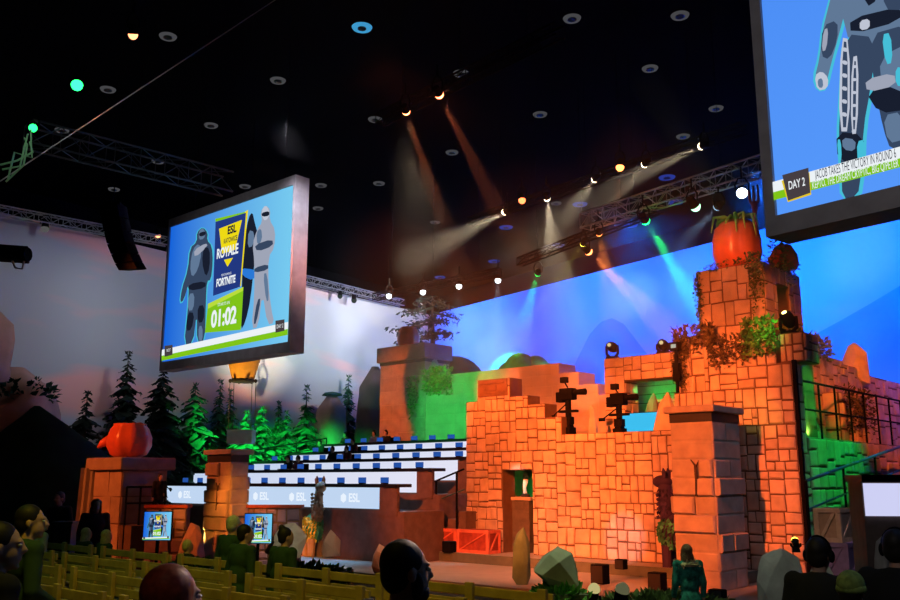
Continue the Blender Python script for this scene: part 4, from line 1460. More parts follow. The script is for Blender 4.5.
pine('tall dark pine rising behind the red sculpture of the left plinth', 129, 348, 1.2, 1.35, 1, M_PINED, lo=0.30)
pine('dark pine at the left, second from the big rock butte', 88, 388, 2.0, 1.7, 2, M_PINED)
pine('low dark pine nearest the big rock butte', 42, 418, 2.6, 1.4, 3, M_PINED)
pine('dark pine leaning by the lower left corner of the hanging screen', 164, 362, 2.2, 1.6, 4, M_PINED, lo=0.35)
pine('broad pine lit green, left of the balloon ropes', 196, 380, 2.0, 2.7, 5, M_PINE, lo=0.05)
pine('slim green pine just left of the orange balloon mouth', 221, 377, 0.8, 0.95, 6, M_PINE, lo=0.3)
pine('slim green pine under the orange balloon mouth', 231, 386, 0.8, 0.9, 7, M_PINE, lo=0.3)
pine('bright green-lit pine right of the balloon basket', 262, 404, 2.0, 2.7, 8, M_PINE, lo=0.05)
pine('wide green pine in the middle of the lit grove', 247, 408, 2.6, 2.5, 9, M_PINE, lo=0.05)
pine('short slim pine at the right of the green grove', 279, 399, 0.8, 0.85, 10, M_PINE, lo=0.3)
pine('pointed grey-green pine left of the small butte', 307, 382, 1.4, 1.6, 11, M_PINE, lo=0.1)
pine('small pine between grove and pointed pine', 287, 408, 1.5, 1.5, 12, M_PINE, lo=0.1)
pine('lone small teal pine high above the top desk row', 349, 372, 0.7, 0.85, 13, M_PINE, lo=0.42)
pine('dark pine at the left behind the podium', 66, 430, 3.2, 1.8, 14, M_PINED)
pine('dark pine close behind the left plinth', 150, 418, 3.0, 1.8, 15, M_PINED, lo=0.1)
# dark tree at the corner of the two cloths
tp = P(432, 296, 47)
e = thing('bare_pine', 'dark spreading pine in the corner behind the corner tower', 'tree', (tp.x, tp.y, 0))
t = MB(); t.path([(tp.x, tp.y, 0), (tp.x + 0.1, tp.y, tp.z * 0.6), (tp.x, tp.y, tp.z)], [0.3, 0.2, 0.05], 8); t.build('trunk', M_TRUNK, e)
c = MB(); rr = random.Random(3)
for px, py in ((405, 312), (420, 302), (445, 305), (455, 318), (412, 325), (395, 330), (440, 322), (425, 335), (450, 335), (402, 342)):
    q1 = P(px, py, 47 + rr.uniform(-1, 1))
    q0 = Vector((tp.x, tp.y, q1.z + 0.3))
    c.path([q0, q0.lerp(q1, 0.6), q1], [0.08, 0.05, 0.02], 5)
    for k in range(60):
        w = rr.uniform(0.3, 1.05)
        c.leaf(q0.lerp(q1, w) + Vector((rr.uniform(-.4, .4), rr.uniform(-.4, .4), rr.uniform(-.2, .2))), Vector((rr.uniform(-1, 1), rr.uniform(-1, 1), rr.uniform(-0.7, 0.1))), rr.uniform(0.2, 0.45), 0, 0.35)
c.build('foliage', M_PINED, e)

# big butte at the far left
q = wall_pt(12, 420, 1.8); q.z = 0
e = thing('rock_butte', 'tall brown rock butte with grassy ledge at the far left', 'rock', q)
h_up = PP(0, 312, q, NL).z; h_lo = PP(20, 368, q, NL).z
mb = MB()
mound(mb, q, 1.6, 1.4, h_lo, 3, prof=lambda f: (1.0 - 0.12 * f) * (1 if f < 0.8 else math.sqrt(max(0.05, 1 - ((f - 0.8) / 0.2) ** 2))))
mound(mb, q + DL * 0.95 + Z * h_lo * 0.7, 0.8, 0.9, h_up - h_lo * 0.7, 4, prof=lambda f: (1.0 - 0.25 * f) * (1 if f < 0.85 else math.sqrt(max(0.05, 1 - ((f - 0.85) / 0.15) ** 2))))
mb.build('rock', M_ROCKB, e, smooth=True)
mb = MB(); leaf_clump(mb, q + Z * (h_lo * 0.82) + NL * 0.2, 1.35, 1.3, 0.75, 420, 0.32, random.Random(4)); mb.build('turf', M_HILL, e)
mb = MB(); mound(mb, Vector((q.x, q.y, 0)) + NL * 1.6, 5.2, 1.6, PP(10, 404, q + NL * 1.6, NL).z, 8, prof=lambda f: 1.02 - f ** 1.6)
tag(mb.build('grassy_mound', M_HILL, smooth=True), 'dark grassy mound at the foot of the tall butte', 'hill')
# small butte and dark boulder above the desks
q = wall_pt(331, 440, 1.3); q.z = 0
e = thing('rock_butte', 'small brown butte with green bands left of the corner tower', 'rock', q)
hh = PP(326, 392, q, NL).z
mb = MB(); mound(mb, q, 0.85, 0.8, hh, 13, prof=lambda f: (1.5 - 0.75 * f) * (1 if f < 0.85 else math.sqrt(max(0.05, 1 - ((f - 0.85) / 0.15) ** 2)))); mb.build('rock', M_ROCKB, e, smooth=True)
mb = MB(); mound(mb, q + Z * (hh - 0.16), 0.5, 0.45, 0.22, 14, rings=5); mb.build('turf', M_HILL, e, smooth=True)
q = wall_pt(374, 440, 2.4); q.z = 0
mb = MB(); mound(mb, q, 1.3, 1.2, PP(370, 366, q, NL).z, 16, prof=lambda f: (1.1 - 0.45 * f) * (1 if f < 0.8 else math.sqrt(max(0.05, 1 - ((f - 0.8) / 0.2) ** 2))))
tag(mb.build('dark_rock', M_ROCKP, smooth=True), 'large dark purple rock leaning behind the corner tower', 'rock')
# rounded hill and bush behind the back wall
q = P(455, 400, 44); q.z = 0
mb = MB(); zq = P(450, 356, 44).z; mb.ell((q.x, q.y, zq - 1.6), (1.55, 1.3, 1.6), 22, 14); mb.path([(q.x, q.y, 0), (q.x, q.y, zq - 1.6)], [1.7, 1.5], 18)
mb2 = mb.build('mound', M_HILL, smooth=True); tag(mb2, 'dark rounded mound between corner tower and back wall', 'hill')
q = P(526, 372, 41)
mb = MB(); zq = P(523, 353, 41).z
for dx, dz, rd in ((-0.25, 0, 0.75), (0.45, -0.12, 0.62), (-0.75, -0.4, 0.55), (0.9, -0.45, 0.5)): mb.ell((q.x + dx, 41, zq + dz - rd), (rd, rd * 0.9, rd), 18, 12)
mb.path([(q.x, 41, 0), (q.x, 41, zq - 0.5)], [0.3, 0.3], 10)
tag(mb.build('round_bush', mat('bush_green', (0.008, 0.17, 0.08), 0.8, var=0.5, scale=3), smooth=True), 'rounded green bush showing over the top of the back wall', 'bush')

# hot-air balloon hanging behind the screen
bm = P(243, 381, 31)
e = thing('balloon', 'orange balloon envelope whose mouth shows below the hanging screen', 'balloon', bm)
mb = MB(); mb.lathe(bm, [(0.36, 0), (0.62, 0.95), (1.05, 1.9), (1.3, 2.7), (1.25, 3.3), (0.9, 3.9), (0.3, 4.2)], 24, rib=0.05, ribs=12); mb.build('envelope', M_BALLOON, e, smooth=True)
mb = MB(); mb.lathe(bm - Z * 0.05, [(0.38, 0), (0.40, 0.05), (0.38, 0.10)], 20)
for k in range(6):
    a = PI * k / 3; p = bm + Vector((0.44 * math.cos(a), 0.44 * math.sin(a), 0)); mb.ell(p, (0.06, 0.06, 0.07), 8, 6)
mb.build('mouth_ring', M_DARK, e)
bk = P(241, 444, 31)
mb = MB()
for dx, dy in ((-0.38, -0.3), (0.38, -0.3), (-0.38, 0.3), (0.38, 0.3)):
    mb = MB(); mb.tube(bm + Vector((dx, dy, 0)), Vector((bk.x + dx, bk.y + dy, bk.z + 0.4)), 0.012, n=5); mb.build('rope', M_ROPE, e)
mb = MB(); mb.box((bk.x, bk.y, bk.z + 0.22), (0.85, 0.65, 0.44)); mb.box((bk.x, bk.y, bk.z + 0.45), (0.9, 0.7, 0.05)); mb.build('basket', M_WICKER, e, bevel=0.02)
mb = MB(); mb.tube(bm + Z * 4.2, (bm.x, bm.y, CEIL), 0.01, n=5); mb.build('hanging_cable', M_BLACK, e)

# stage rocks
def rk(label, px, py_base, px_w, py_top, Y, seed, m=M_ROCK, point=0.3, z=None, n=26):
    b = P(px, py_base, Y)
    if z is not None: b.z = z
    top = P(px, py_top, Y)
    w = px_w * Y / 900 / 2
    return rock('rock', label, b, (w, w * 0.8, (top.z - b.z) / 1.5), seed, m, point, n=n)


rk('pointed orange-lit rock left of the free-standing brick column', 191, 566, 28, 516, 22.0, 41, M_STONE, 0.45)
rk('broad grey-tan boulder behind the bun-haired spectator', 287, 556, 46, 522, 25.2, 42, M_ROCK, 0.15)
rk('small tan boulder right of the animal statue', 331, 556, 22, 530, 26.5, 43, M_ROCKB, 0.2)
rk('low grey-green boulder at the left end of the platform step', 382, 562, 24, 542, 24.6, 44, M_ROCK, 0.1, z=0.28)
rk('tall upright grey rock in front of the doorway', 522, 577, 20, 523, 22.2, 45, mat('shaded_rock', (0.10, 0.20, 0.13), 0.9, var=0.2, scale=3, bump=0.3), 0.15, z=0.28, n=40)  # rock colour darkened and greened to stand for shade from the orange spots
rk('large faceted grey-green boulder on the leafy planter', 558, 586, 52, 543, 14.6, 46, M_ROCK, 0.25)
rk('large round grey-green boulder right of the tall column', 783, 596, 52, 546, 17.2, 47, M_ROCK, 0.0, z=0.28, n=90)
rk('pale pointed boulder behind the spectator in the cap', 824, 596, 36, 551, 16.6, 48, M_ROCK, 0.3, z=0.28)
rk('pale upright rock in front of the right-hand desk', 884, 580, 26, 529, 14.6, 49, M_ROCK, 0.3, z=0.28)

# leafy planters in front of the stage
rr = random.Random(17)
def planter(label, px0, px1, py, Y, hz, seed, m=M_LEAFG, n=260):
    a = P(px0, py, Y); b = P(px1, py, Y)
    e = thing('leafy_planter', label, 'planter', ((a.x + b.x) / 2, Y, 0))
    zt_ = a.z - hz * 0.5
    mb = MB(); mb.box(((a.x + b.x) / 2, Y, zt_ / 2), (b.x - a.x, 0.7, zt_)); mb.build('box', M_RISER, e)
    mb = MB(); q = Vector(((a.x + b.x) / 2, Y, zt_ - 0.1))
    leaf_clump(mb, q, (b.x - a.x) / 2, 0.42, hz, n, 0.16, random.Random(seed))
    for i in range(n // 2):
        mb.leaf((random.Random(seed + i).uniform(a.x, b.x), Y - 0.36, zt_ - rr.uniform(0, 0.5)), (rr.uniform(-.5, .5), -0.5, -0.6), 0.15)
    mb.build('foliage', m, e)


planter('leafy planter below the large faceted boulder', 533, 585, 586, 14.6, 0.18, 5)
planter('long low planter of dry leaves behind the floor lights', 588, 735, 596, 15.4, 0.16, 6, M_LEAF, 500)
planter('low bright green planting beside the orange pointed rock', 160, 222, 562, 19.5, 0.3, 7)
planter('low green planting in front of the animal statue', 262, 352, 566, 20.5, 0.18, 8, M_LEAFG, 320)

# hanging vines
def vine(label, pts, n, L, seed, m=M_LEAFD, thick=0.25, size=0.13, out=-V, strands=None):
    """tangled vine along a ledge line with strands hanging from it"""
    rr = random.Random(seed)
    pts = [Vector(p) for p in pts]
    mb = MB()
    for i in range(n):
        f = rr.random() * (len(pts) - 1); k = min(int(f), len(pts) - 2); p = pts[k].lerp(pts[k + 1], f - k)
        p = p + out * rr.uniform(0.02, thick) + Z * rr.uniform(-0.05, thick * 0.7) 
        ln = L * rr.uniform(0.2, 1.0)
        q = p.copy()
        steps = max(2, int(ln / 0.11))
        for s in range(steps):
            q = q + Z * (-ln / steps) + Vector((rr.uniform(-.03, .03), rr.uniform(-.03, .03), 0))
            for w in range(2):
                mb.leaf(q, Vector((rr.uniform(-1, 1), rr.uniform(-1, 1), rr.uniform(-1, 0.3))) + out * 0.4, size * rr.uniform(0.6, 1.3))
        mb.leaf(p, Vector((rr.uniform(-1, 1), rr.uniform(-1, 1), 0.7)), size * 1.4)
    return tag(mb.build('hanging_vine', m), label, 'vine', 'vines draped on the temple')


vs = 0.72
za = tw_z0 + 0.35
vine('dry tangled vine along the ledge below the tower, trailing down its left side', [G(sh_t0, 0.66, sh_z1 + 0.05), G(segs[7][0], 0.6, sh_z1 + 0.12), G(segs[7][0] + 0.3, -0.03, segs[7][2]), G(segs[7][1] - 0.7, -0.03, segs[7][2])], 170, 0.6, 1, size=0.11)
vine('long dry vine hanging over the dark shoulder left of the tower', [G(sh_t0 - 0.03, 0.66, sh_z1), G(sh_t0 + 0.4, 0.66, sh_z1)], 34, 1.8, 2, size=0.10)
vine('bright green-lit vine at the right corner of the tower foot', [G(segs[7][1] - 0.75, -0.03, segs[7][2] + 0.35), G(segs[7][1] + 0.08, -0.03, segs[7][2] + 0.35)], 80, 0.8, 3, M_LEAFG, size=0.12)
vine('dark vine hanging down the left edge of the tower', [G(tw_t0 - 0.02, 0.85, tw_z1 - 0.3), G(tw_t0 + 0.15, 0.78, tw_z1 - 0.25)], 20, 1.5, 4, M_LEAF, size=0.10)
vine('dark vine hanging down the right front corner of the tower', [G(tw_t1 - 0.35, 0.78, tw_z1 + 0.02), G(tw_t1 + 0.03, 0.8, tw_z1 + 0.02)], 26, 1.45, 5, M_LEAF, size=0.10)
vine('leafy vine lying along the tower top below the tomato', [G(tw_t0 + 0.2, 0.85, tw_z1 + 0.1), G(tw_t1, 0.85, tw_z1 + 0.1), G(tw_t1 + 0.02, s_side - 0.3, tw_z1 + 0.12)], 60, 0.16, 6, M_LEAF, size=0.09, thick=0.12)
vine('leafy vine hanging over the right side of the tower top', [G(tw_t1 + 0.02, 1.1, tw_z1 + 0.45), G(tw_t1 + 0.02, s_side - 0.6, tw_z1 + 0.35)], 34, 0.7, 7, M_LEAF, size=0.10, out=A)
vine('dark bush-like vine along the top of the green side wall', [G(tU, 1.3, zu + 0.1), G(tU, 3.0, zu + 0.05), G(tU, 4.6, zu)], 70, 0.4, 8, M_LEAF, size=0.16, out=A)
vine('dry vine trailing across the orange rubble pier', [G(tU + 0.47, ea, ez1), G(tU + 0.47, ea + 1.3, ez1 - 0.05), G(tU + 0.47, ea + 2.4, ez1)], 34, 1.2, 9, M_LEAFD, size=0.12, out=A)
vk0 = GA(428, 388, s2)
vine('green-lit vine over the left end of the back wall', [G(GA(426, 388, s2)[0], s2 - 0.02, kz + 0.05), G(GA(452, 386, s2)[0], s2 - 0.02, kz + 0.05)], 60, 0.95, 10, M_LEAFG, size=0.19)
vine('green-lit vine trailing straight down beside the corner tower', [G(GA(412, 396, s2 - 0.1)[0], s2 - 0.12, kz - 0.25), G(GA(420, 396, s2 - 0.1)[0], s2 - 0.12, kz - 0.25)], 22, 1.5, 11, M_LEAFG, size=0.17)
q = PP(433, 388, G(0, s2 + 0.5), V); q.z = kz
rock('rock', 'pale pointed stone lit green on top of the back wall by the corner tower', q, (0.36, 0.3, 0.68), 61, M_ROCK, point=0.5)
q = PP(443, 388, G(0, s2 + 0.5), V); q.z = kz
rock('rock', 'tiny pointed stone right of the pale stone on the back wall', q, (0.16, 0.15, 0.36), 62, M_ROCK, point=0.5)

# ================================================================== ANIMAL STATUES
def statue(label, base, h, rz, cols, seed):
    """upright fringe-covered animal statue on four straight legs"""
    rr = random.Random(seed)
    e = thing('animal_statue', label, 'statue', base, rz)
    R = Matrix.Rotation(rz, 3, 'Z')
    B = Vector(base)
    L = lambda x, y, z: B + R @ Vector((x * h, y * h, z * h))
    for sx in (-1, 1):
        for sy in (-1, 1):
            m = MB(); m.tube(L(sx * 0.09, sy * 0.10, 0), L(sx * 0.085, sy * 0.095, 0.22), 0.045 * h, 0.055 * h, 10); m.build('leg', cols[3], e)
    m = MB(); m.ell(L(0, 0.0, 0.35), (0.165 * h, 0.20 * h, 0.20 * h), 18, 12, R); m.build('body', cols[0], e, smooth=True)
    f = MB(); g = MB()
    for k in range(9):
        z = 0.20 + 0.034 * k
        rad = math.sqrt(max(0.02, 1 - ((z - 0.35) / 0.2) ** 2))
        for j in range(26):
            a = 2 * PI * j / 26 + k
            p = L(0.168 * rad * math.cos(a), 0.205 * rad * math.sin(a), z + 0.02)
            d = R @ Vector((math.cos(a) * 0.5, math.sin(a) * 0.5, -1))
            (f if math.cos(a) < 0.35 else g).leaf(p, d, 0.055 * h, 0, 0.9)
    f.build('fringe', cols[1], e); g.build('side_fringe', cols[2], e)
    m = MB()
    m.path([L(0, 0.08, 0.45), L(0, 0.12, 0.62), L(0, 0.13, 0.76), L(0, 0.14, 0.86)], [0.105 * h, 0.085 * h, 0.072 * h, 0.065 * h], 14)
    m.ell(L(0, 0.16, 0.86), (0.075 * h, 0.11 * h, 0.068 * h), 14, 10, R)
    m.build('neck', cols[3], e, smooth=True)
    g = MB()
    for k in range(7):
        z = 0.52 + 0.045 * k
        for j in range(14):
            a = 2 * PI * j / 14 + k
            g.leaf(L(0.09 * math.cos(a), 0.115 + 0.09 * math.sin(a), z), R @ Vector((math.cos(a) * 0.4, math.sin(a) * 0.4, -1)), 0.05 * h, 0, 0.9)
    g.build('neck_fringe', cols[4], e)
    for sx in (-1, 1):
        m = MB(); m.path([L(sx * 0.04, 0.11, 0.90), L(sx * 0.05, 0.11, 0.96), L(sx * 0.045, 0.12, 1.0)], [0.025 * h, 0.024 * h, 0.006 * h], 8); m.build('ear', cols[3], e)
    return e


q = PZ(315, 556, 0.28)
statue('fringed green and yellow animal statue with long neck on the stage, left of the platform', q, 2.55, PI + 0.5, (M_FRGREEN, M_FRGREEN, M_FRYEL, M_FRBRN, M_FRBRN), 1)
q = G(GA(674, 545, -0.7)[0] + 0.1, -0.62, 0.55)
statue('dark purple fringed animal statue half hidden behind the tall column', q, 2.45, GROT + PI * 0.5, (M_PURPLE, M_FRGREEN, M_PURPLE, M_PURPLE, M_PURPLE), 2)

# ================================================================== STAGE BOXES AND CAMERA RIGS
def sbox(label, px, py, w, h, Y, m=M_SPEAKER, z=None):
    b = P(px, py, Y)
    if z is not None: b.z = z
    e = thing('floor_speaker', label, 'speaker', b, GROT)
    mm = MB(); mm.box(b + Z * h / 2, (w, w * 0.8, h), GROT); mm.build('cabinet', m, e, bevel=0.02)
    mm = MB(); mm.box(b + Z * h / 2 - V * (w * 0.4 + 0.006), (w * 0.86, 0.012, h * 0.86), GROT); mm.build('grille', M_DARK, e)
    return e


sbox('black floor speaker left of the bright patch at the wall foot', 600, 572, 0.36, 0.45, 22.3, z=0.28)
sbox('black floor speaker nearest the tall column on its left', 657, 571, 0.34, 0.42, 20.7, z=0.28)
sbox('small black box on the platform edge in the bright patch', 621, 560, 0.26, 0.24, 23.0, z=0.55)
sbox('black monitor speaker on the floor at the tall column base', 718, 600, 0.3, 0.3, 18.6, z=0.28)


def rig(label, px, py0, py1, s, seed, flip=1):
    """camera on a pedestal: broad body, long lens, viewfinder, tripod legs"""
    b = PP(px, py0, G(0, s), V); tpt = PP(px, py1, G(0, s), V)
    b.z = tb
    h = tpt.z - b.z
    e = thing('studio_camera', label, 'camera', b)
    for k in range(3):
        a = 2 * PI * k / 3 + 0.4
        m = MB(); m.tube(b + Vector((0.34 * math.cos(a), 0.34 * math.sin(a), 0)), b + Z * h * 0.42, 0.03, 0.035); m.build('leg', M_BLACK, e)
    m = MB(); m.tube(b + Z * h * 0.38, b + Z * h * 0.66, 0.09); m.tube(b + Z * h * 0.05, b + Z * h * 0.42, 0.09); m.box(b + Z * h * 0.16, (0.3, 0.3, 0.3), GROT); m.box(b + Z * h * 0.34, (0.26, 0.2, 0.22), GROT); m.box(b + Z * h * 0.48, (0.62, 0.16, 0.07), GROT); m.build('column', M_BLACK, e)
    m = MB(); m.tube(b + Z * h * 0.6 - A * 0.05 * flip, b + Z * h * 0.40 - A * 0.62 * flip, 0.02); m.box(b + Z * h * 0.41 - A * 0.6 * flip, (0.2, 0.06, 0.1), GROT); m.build('pan_handle', M_BLACK, e)
    m = MB(); m.box(b + Z * h * 0.74, (0.46, 0.28, 0.34), GROT); m.box(b + Z * h * 0.70 - A * 0.25 * flip, (0.24, 0.24, 0.3), GROT); m.build('camera_body', M_BLACK, e, bevel=0.02)
    m = MB(); m.tube(b + Z * h * 0.76 + A * 0.2 * flip, b + Z * h * 0.76 + A * 0.62 * flip, 0.075, 0.10, 12); m.build('lens', M_BLACK, e)
    m = MB(); m.tube(b + Z * h * 0.76 + A * 0.62 * flip, b + Z * h * 0.76 + A * 0.63 * flip, 0.085, 0.085, 12); m.build('lens_glass', M_GLASSY, e)
    m = MB(); m.path([b + Z * h * 0.84, b + Z * h * 0.92 - A * 0.1 * flip], 0.025); m.box(b + Z * h * 0.96 - A * 0.12 * flip, (0.22, 0.16, 0.17), GROT); m.build('viewfinder', M_BLACK, e, bevel=0.015)
    return e


rig('black studio camera on a tripod at the left of the temple terrace', 569, 436, 377, 0.35, 1)
rig('black studio camera on its tripod beside the gateway post', 620, 436, 384, 1.2, 2, 1)
e = thing('studio_camera', 'small black camera on a post beside the dark shoulder below the tower', 'camera', G(GA(678, 395, 0.3)[0], 0.3, segs[6][2]))
b = Vector(e.location)
zz = GA(678, 350, 0.3)[1]
m = MB(); m.tube(b, Vector((b.x, b.y, zz)), 0.05); m.box((b.x, b.y, (b.z + zz) / 2), (0.18, 0.15, 0.5), GROT); m.build('column', M_BLACK, e)
m = MB(); m.box((b.x, b.y, zz + 0.1), (0.26, 0.24, 0.24), GROT); m.build('camera_body', M_BLACK, e, bevel=0.02)
m = MB(); m.box(Vector((b.x, b.y, zz + 0.1)) - V * 0.13, (0.14, 0.02, 0.10), GROT); m.build('lit_display', emit('small_display', lin(190, 200, 180), 0.8), e)
# ================================================================== RIGGING
def truss(label, p0, p1, w=0.45, bay=0.5, m=None, group=None):
    p0, p1 = Vector(p0), Vector(p1)
    e = thing('lighting_truss', label, 'truss', p0.lerp(p1, 0.5), 0, group)
    d = (p1 - p0).normalized()
    sd = d.cross(Z).normalized() * w / 2
    up = Z * w / 2
    cs4 = [sd + up, -sd + up, -sd - up, sd - up]
    m = m or M_ALU
    mb = MB()
    for c in cs4: mb.tube(p0 + c, p1 + c, 0.028, n=6)
    mb.build('chords', m, e)
    mb = MB()
    n = max(1, int((p1 - p0).length / bay))
    for i in range(n):
        a, b = p0.lerp(p1, i / n), p0.lerp(p1, (i + 1) / n)
        for k in range(4):
            c0, c1 = cs4[k], cs4[(k + 1) % 4]
            if i % 2: c0, c1 = c1, c0
            mb.tube(a + c0, b + c1, 0.014, n=4)
        for k in range(4): mb.tube(a + cs4[k], a + cs4[(k + 1) % 4], 0.012, n=4)
    mb.build('bracing', m, e)
    for f_ in (0.15, 0.5, 0.85):
        q = p0.lerp(p1, f_) + up; mb = MB(); mb.tube(q, (q.x, q.y, CEIL - 0.01), 0.007, n=5); mb.build('hoist_cable', M_BLACK, e)
    return e


ZT = 10.6
ta0, ta1 = PZ(585, 222, ZT), PZ(762, 166, ZT)
dd = (ta1 - ta0)
truss('silver lighting truss running above the temple to the huge right screen', ta0, ta1 + dd * 0.6)
truss('dim lighting truss high at the left above the hanging screen', PZ(28, 134, 11.3), PZ(228, 184, 11.3), 0.6, 0.7, mat('dimmed_aluminium', (0.12, 0.12, 0.13), 0.5, 0.5))  # aluminium colour darkened so this truss looks unlit
z_l = WTOP + 0.15
truss('thin dark truss along the top of the pale painted sky', PP(-30, 205, CORN2 + NL * 0.8, NL), PP(168, 242, CORN2 + NL * 0.8, NL), 0.35)
truss('thin dark truss along the top of the painted sky right of the hanging screen', PP(296, 277, CORN2 + NL * 0.8, NL), PP(402, 303, CORN2 + NL * 0.8, NL), 0.35)
zw_ = 12.2
truss('unlit truss carrying the row of warm white beams', PZ(470, 222, zw_), PZ(745, 128, zw_), 0.28, 0.7, M_BLACK)
truss('unlit truss carrying the two orange-red lamps', PZ(380, 120, zw_), PZ(560, 30, zw_), 0.28, 0.7, M_BLACK)
truss('unlit truss near the corner of the hall carrying small white lamps', PZ(375, 297, 10.4), PZ(500, 272, 10.4), 0.26, 0.7, M_BLACK)
truss('unlit truss carrying green and yellow lamps over the temple', PZ(520, 262, 10.4), PZ(660, 208, 10.4), 0.26, 0.7, M_BLACK)

EMC = {}


def lampmat(c, s):
    k = (tuple(round(x, 3) for x in c[:3]), s)
    if k not in EMC: EMC[k] = emit(f'lamp_glow_{len(EMC)}', c, s)
    return EMC[k]


def lamp(label, loc, target, col, size=0.105, glow=12.0, power=0, angle=14, blend=0.5, beamcol=None, rise=0.35, group=None, name='stage_light', cat='light', drop=None):
    """stage light: yoke, can, glowing lens; its beam starts at the lens"""
    loc = Vector(loc); d = (Vector(target) - loc).normalized()
    e = thing(name, label, cat, loc, 0, group)
    m = MB()
    m.path([loc - d * size * 2.2, loc - d * size * 2.0, loc - d * size * 0.6, loc], [size * 0.5, size * 0.8, size * 0.85, size * 1.0], 14)
    hs = m.build('housing', M_BLACK, e)
    m = MB()
    q = d.to_track_quat('Z', 'Y').to_matrix()
    prof = [(size * math.cos(a), size * 1.15 * math.sin(a)) for a in [0, 0.3, 0.6, 0.9, 1.2, 1.5]]
    m.lathe(loc, prof, 14, axis=d)
    m.build('lens', lampmat(col, glow), hs, smooth=True)
    m = MB()
    sd = d.cross(Z)
    if sd.length < 0.05: sd = Vector((1, 0, 0))
    sd.normalize()
    b = loc - d * size * 1.1
    top = b + Z * rise * (1 if rise > 0 else 1)
    m.path([b + sd * size * 1.1, b + sd * size * 1.25 + Z * rise * 0.5, top + sd * size * 0.6, top - sd * size * 0.6, b - sd * size * 1.25 + Z * rise * 0.5, b - sd * size * 1.1], 0.022, 6)
    if rise > 0: m.tube(top, top + Z * 0.3, 0.025, n=6)
    else: m.tube(top, top - Z * 0.08, size * 0.9, size * 1.1, n=14)
    m.build('yoke', M_BLACK, e)
    if power:
        spot(loc + d * (size * 1.3), target, beamcol or col, power, angle, blend, size * 0.5)
    return e


WARM = (1.0, 0.80, 0.52); ORG = (1.0, 0.25, 0.06); RED = (1.0, 0.16, 0.05); GRN = (0.015, 1.0, 0.13); YEL = (1.0, 0.9, 0.10); COOL = (0.80, 0.88, 1.0)
lw = 'row of warm white beams'
BP = 1.0
# warm white row
def pick(px, py, Y): return P(px, py, Y)
lamp('warm white beam lamp, leftmost of the row, throwing its beam towards the lower left', PZ(505, 212, zw_ - 0.6), P(268, 332, 43), WARM, power=30000, angle=20, blend=1.0)
lamp('warm white beam lamp pointing nearly straight down, second of the row', PZ(547, 198, zw_ - 0.6), P(575, 420, 42), WARM, power=24000, angle=20)
lamp('warm white beam lamp third from the left in the row', PZ(595, 179, zw_ - 0.6), P(470, 345, 48), WARM, power=9000, angle=18)
lamp('warm white beam lamp fourth in the row, above the silver truss', PZ(645, 164, zw_ - 0.6), P(500, 345, 48), WARM, power=8000, angle=12)
lamp('warm white beam lamp highest in the row, nearest the huge right screen', PZ(702, 146, zw_ - 0.6), P(395, 290, 52), WARM, power=24000, angle=11)
lamp('small amber lamp between the third and fourth warm white beams', PZ(620, 167, zw_ - 0.5), P(600, 560, 22), ORG, glow=6, size=0.12, power=2500, angle=16)
lamp('small red lamp between the first and second warm white beams', PZ(522, 200, zw_ - 0.5), P(540, 560, 24), RED, glow=5, size=0.12, power=2500, angle=12)
# over the temple
lamp('green beam lamp over the back wall, left of the yellow lamp', PZ(538, 273, 9.9), P(512, 362, 47), GRN, size=0.122, glow=8, power=90000, angle=7)
lamp('yellow beam lamp pointing to the lower left over the temple', PZ(583, 244, 10.0), P(494, 377, 47), YEL, size=0.086, glow=8, power=60000, angle=5, blend=1.0)
lamp('orange lamp just below and right of the yellow beam lamp', PZ(588, 251, 9.9), P(690, 350, 33), ORG, size=0.130, glow=10, power=50000, angle=15)
lamp('orange lamp upper one of the pair above the back wall', PZ(599, 233, 10.1), P(622, 340, 36), ORG, size=0.101, glow=10, power=26000, angle=12)
lamp('bright green beam lamp under the silver truss', PZ(645, 220, 9.9), P(712, 330, 31), GRN, size=0.137, glow=8, power=150000, angle=9)
lamp('pale green lamp under the silver truss beside the tomato', PZ(695, 206, 9.9), P(760, 300, 25), (0.45, 1.0, 0.6), size=0.14, glow=3)
lamp('blue-white beam lamp left of the tomato leaves', PZ(718, 206, 9.9), P(640, 290, 40), (0.45, 0.7, 1.0), size=0.12, glow=3, power=14000, angle=8, blend=1.0)
lamp('bright white lamp between the fork and the tomato leaves', PZ(742, 193, 9.9), P(730, 500, 12), COOL, size=0.137, glow=10)
for k, (px, py, lab) in enumerate(((389, 296, 'tiny white lamp at the far left of the corner row'), (423, 292, 'tiny white lamp second in the corner row'), (459, 286, 'tiny white lamp third in the corner row, above the corner tower'), (498, 280, 'tiny white lamp fourth in the corner row, left of the green lamp'))):
    lamp(lab, PZ(px, py, 9.9), P(px - 20 + 4 * k, 470, 30), COOL, size=0.11, glow=6, power=2600, angle=18)
# hall lamps
lamp('orange-red beam lamp, left one of the pair high in the hall', PZ(406, 111, zw_ - 0.5), P(470, 300, 30), (1.0, 0.22, 0.08), size=0.101, glow=14, power=16000, angle=8)
lamp('orange-red beam lamp, right one of the pair high in the hall', PZ(439, 94, zw_ - 0.5), P(560, 330, 30), (1.0, 0.22, 0.08), size=0.108, glow=14, power=16000, angle=8)
lamp('orange lamp near the top edge over the left part of the hall', PZ(133, 34, 12.6), P(150, 480, 24), (1.0, 0.3, 0.12), size=0.11, glow=4)
lamp('bright green lamp hanging at the upper left', PZ(77, 85, 11.5), P(70, 300, 14), GRN, size=0.13, glow=6)
lamp('small green lamp at the left end of the dim truss', PZ(33, 128, 11.2), P(0, 200, 14), GRN, size=0.10, glow=5)
lamp('small orange lamp on the truss left of the hanging screen', PP(158, 237, CORN2 + NL * 0.8, NL) + Z * 0.1, wall_pt(150, 380, 0), (1, 0.4, 0.15), size=0.12, glow=3)
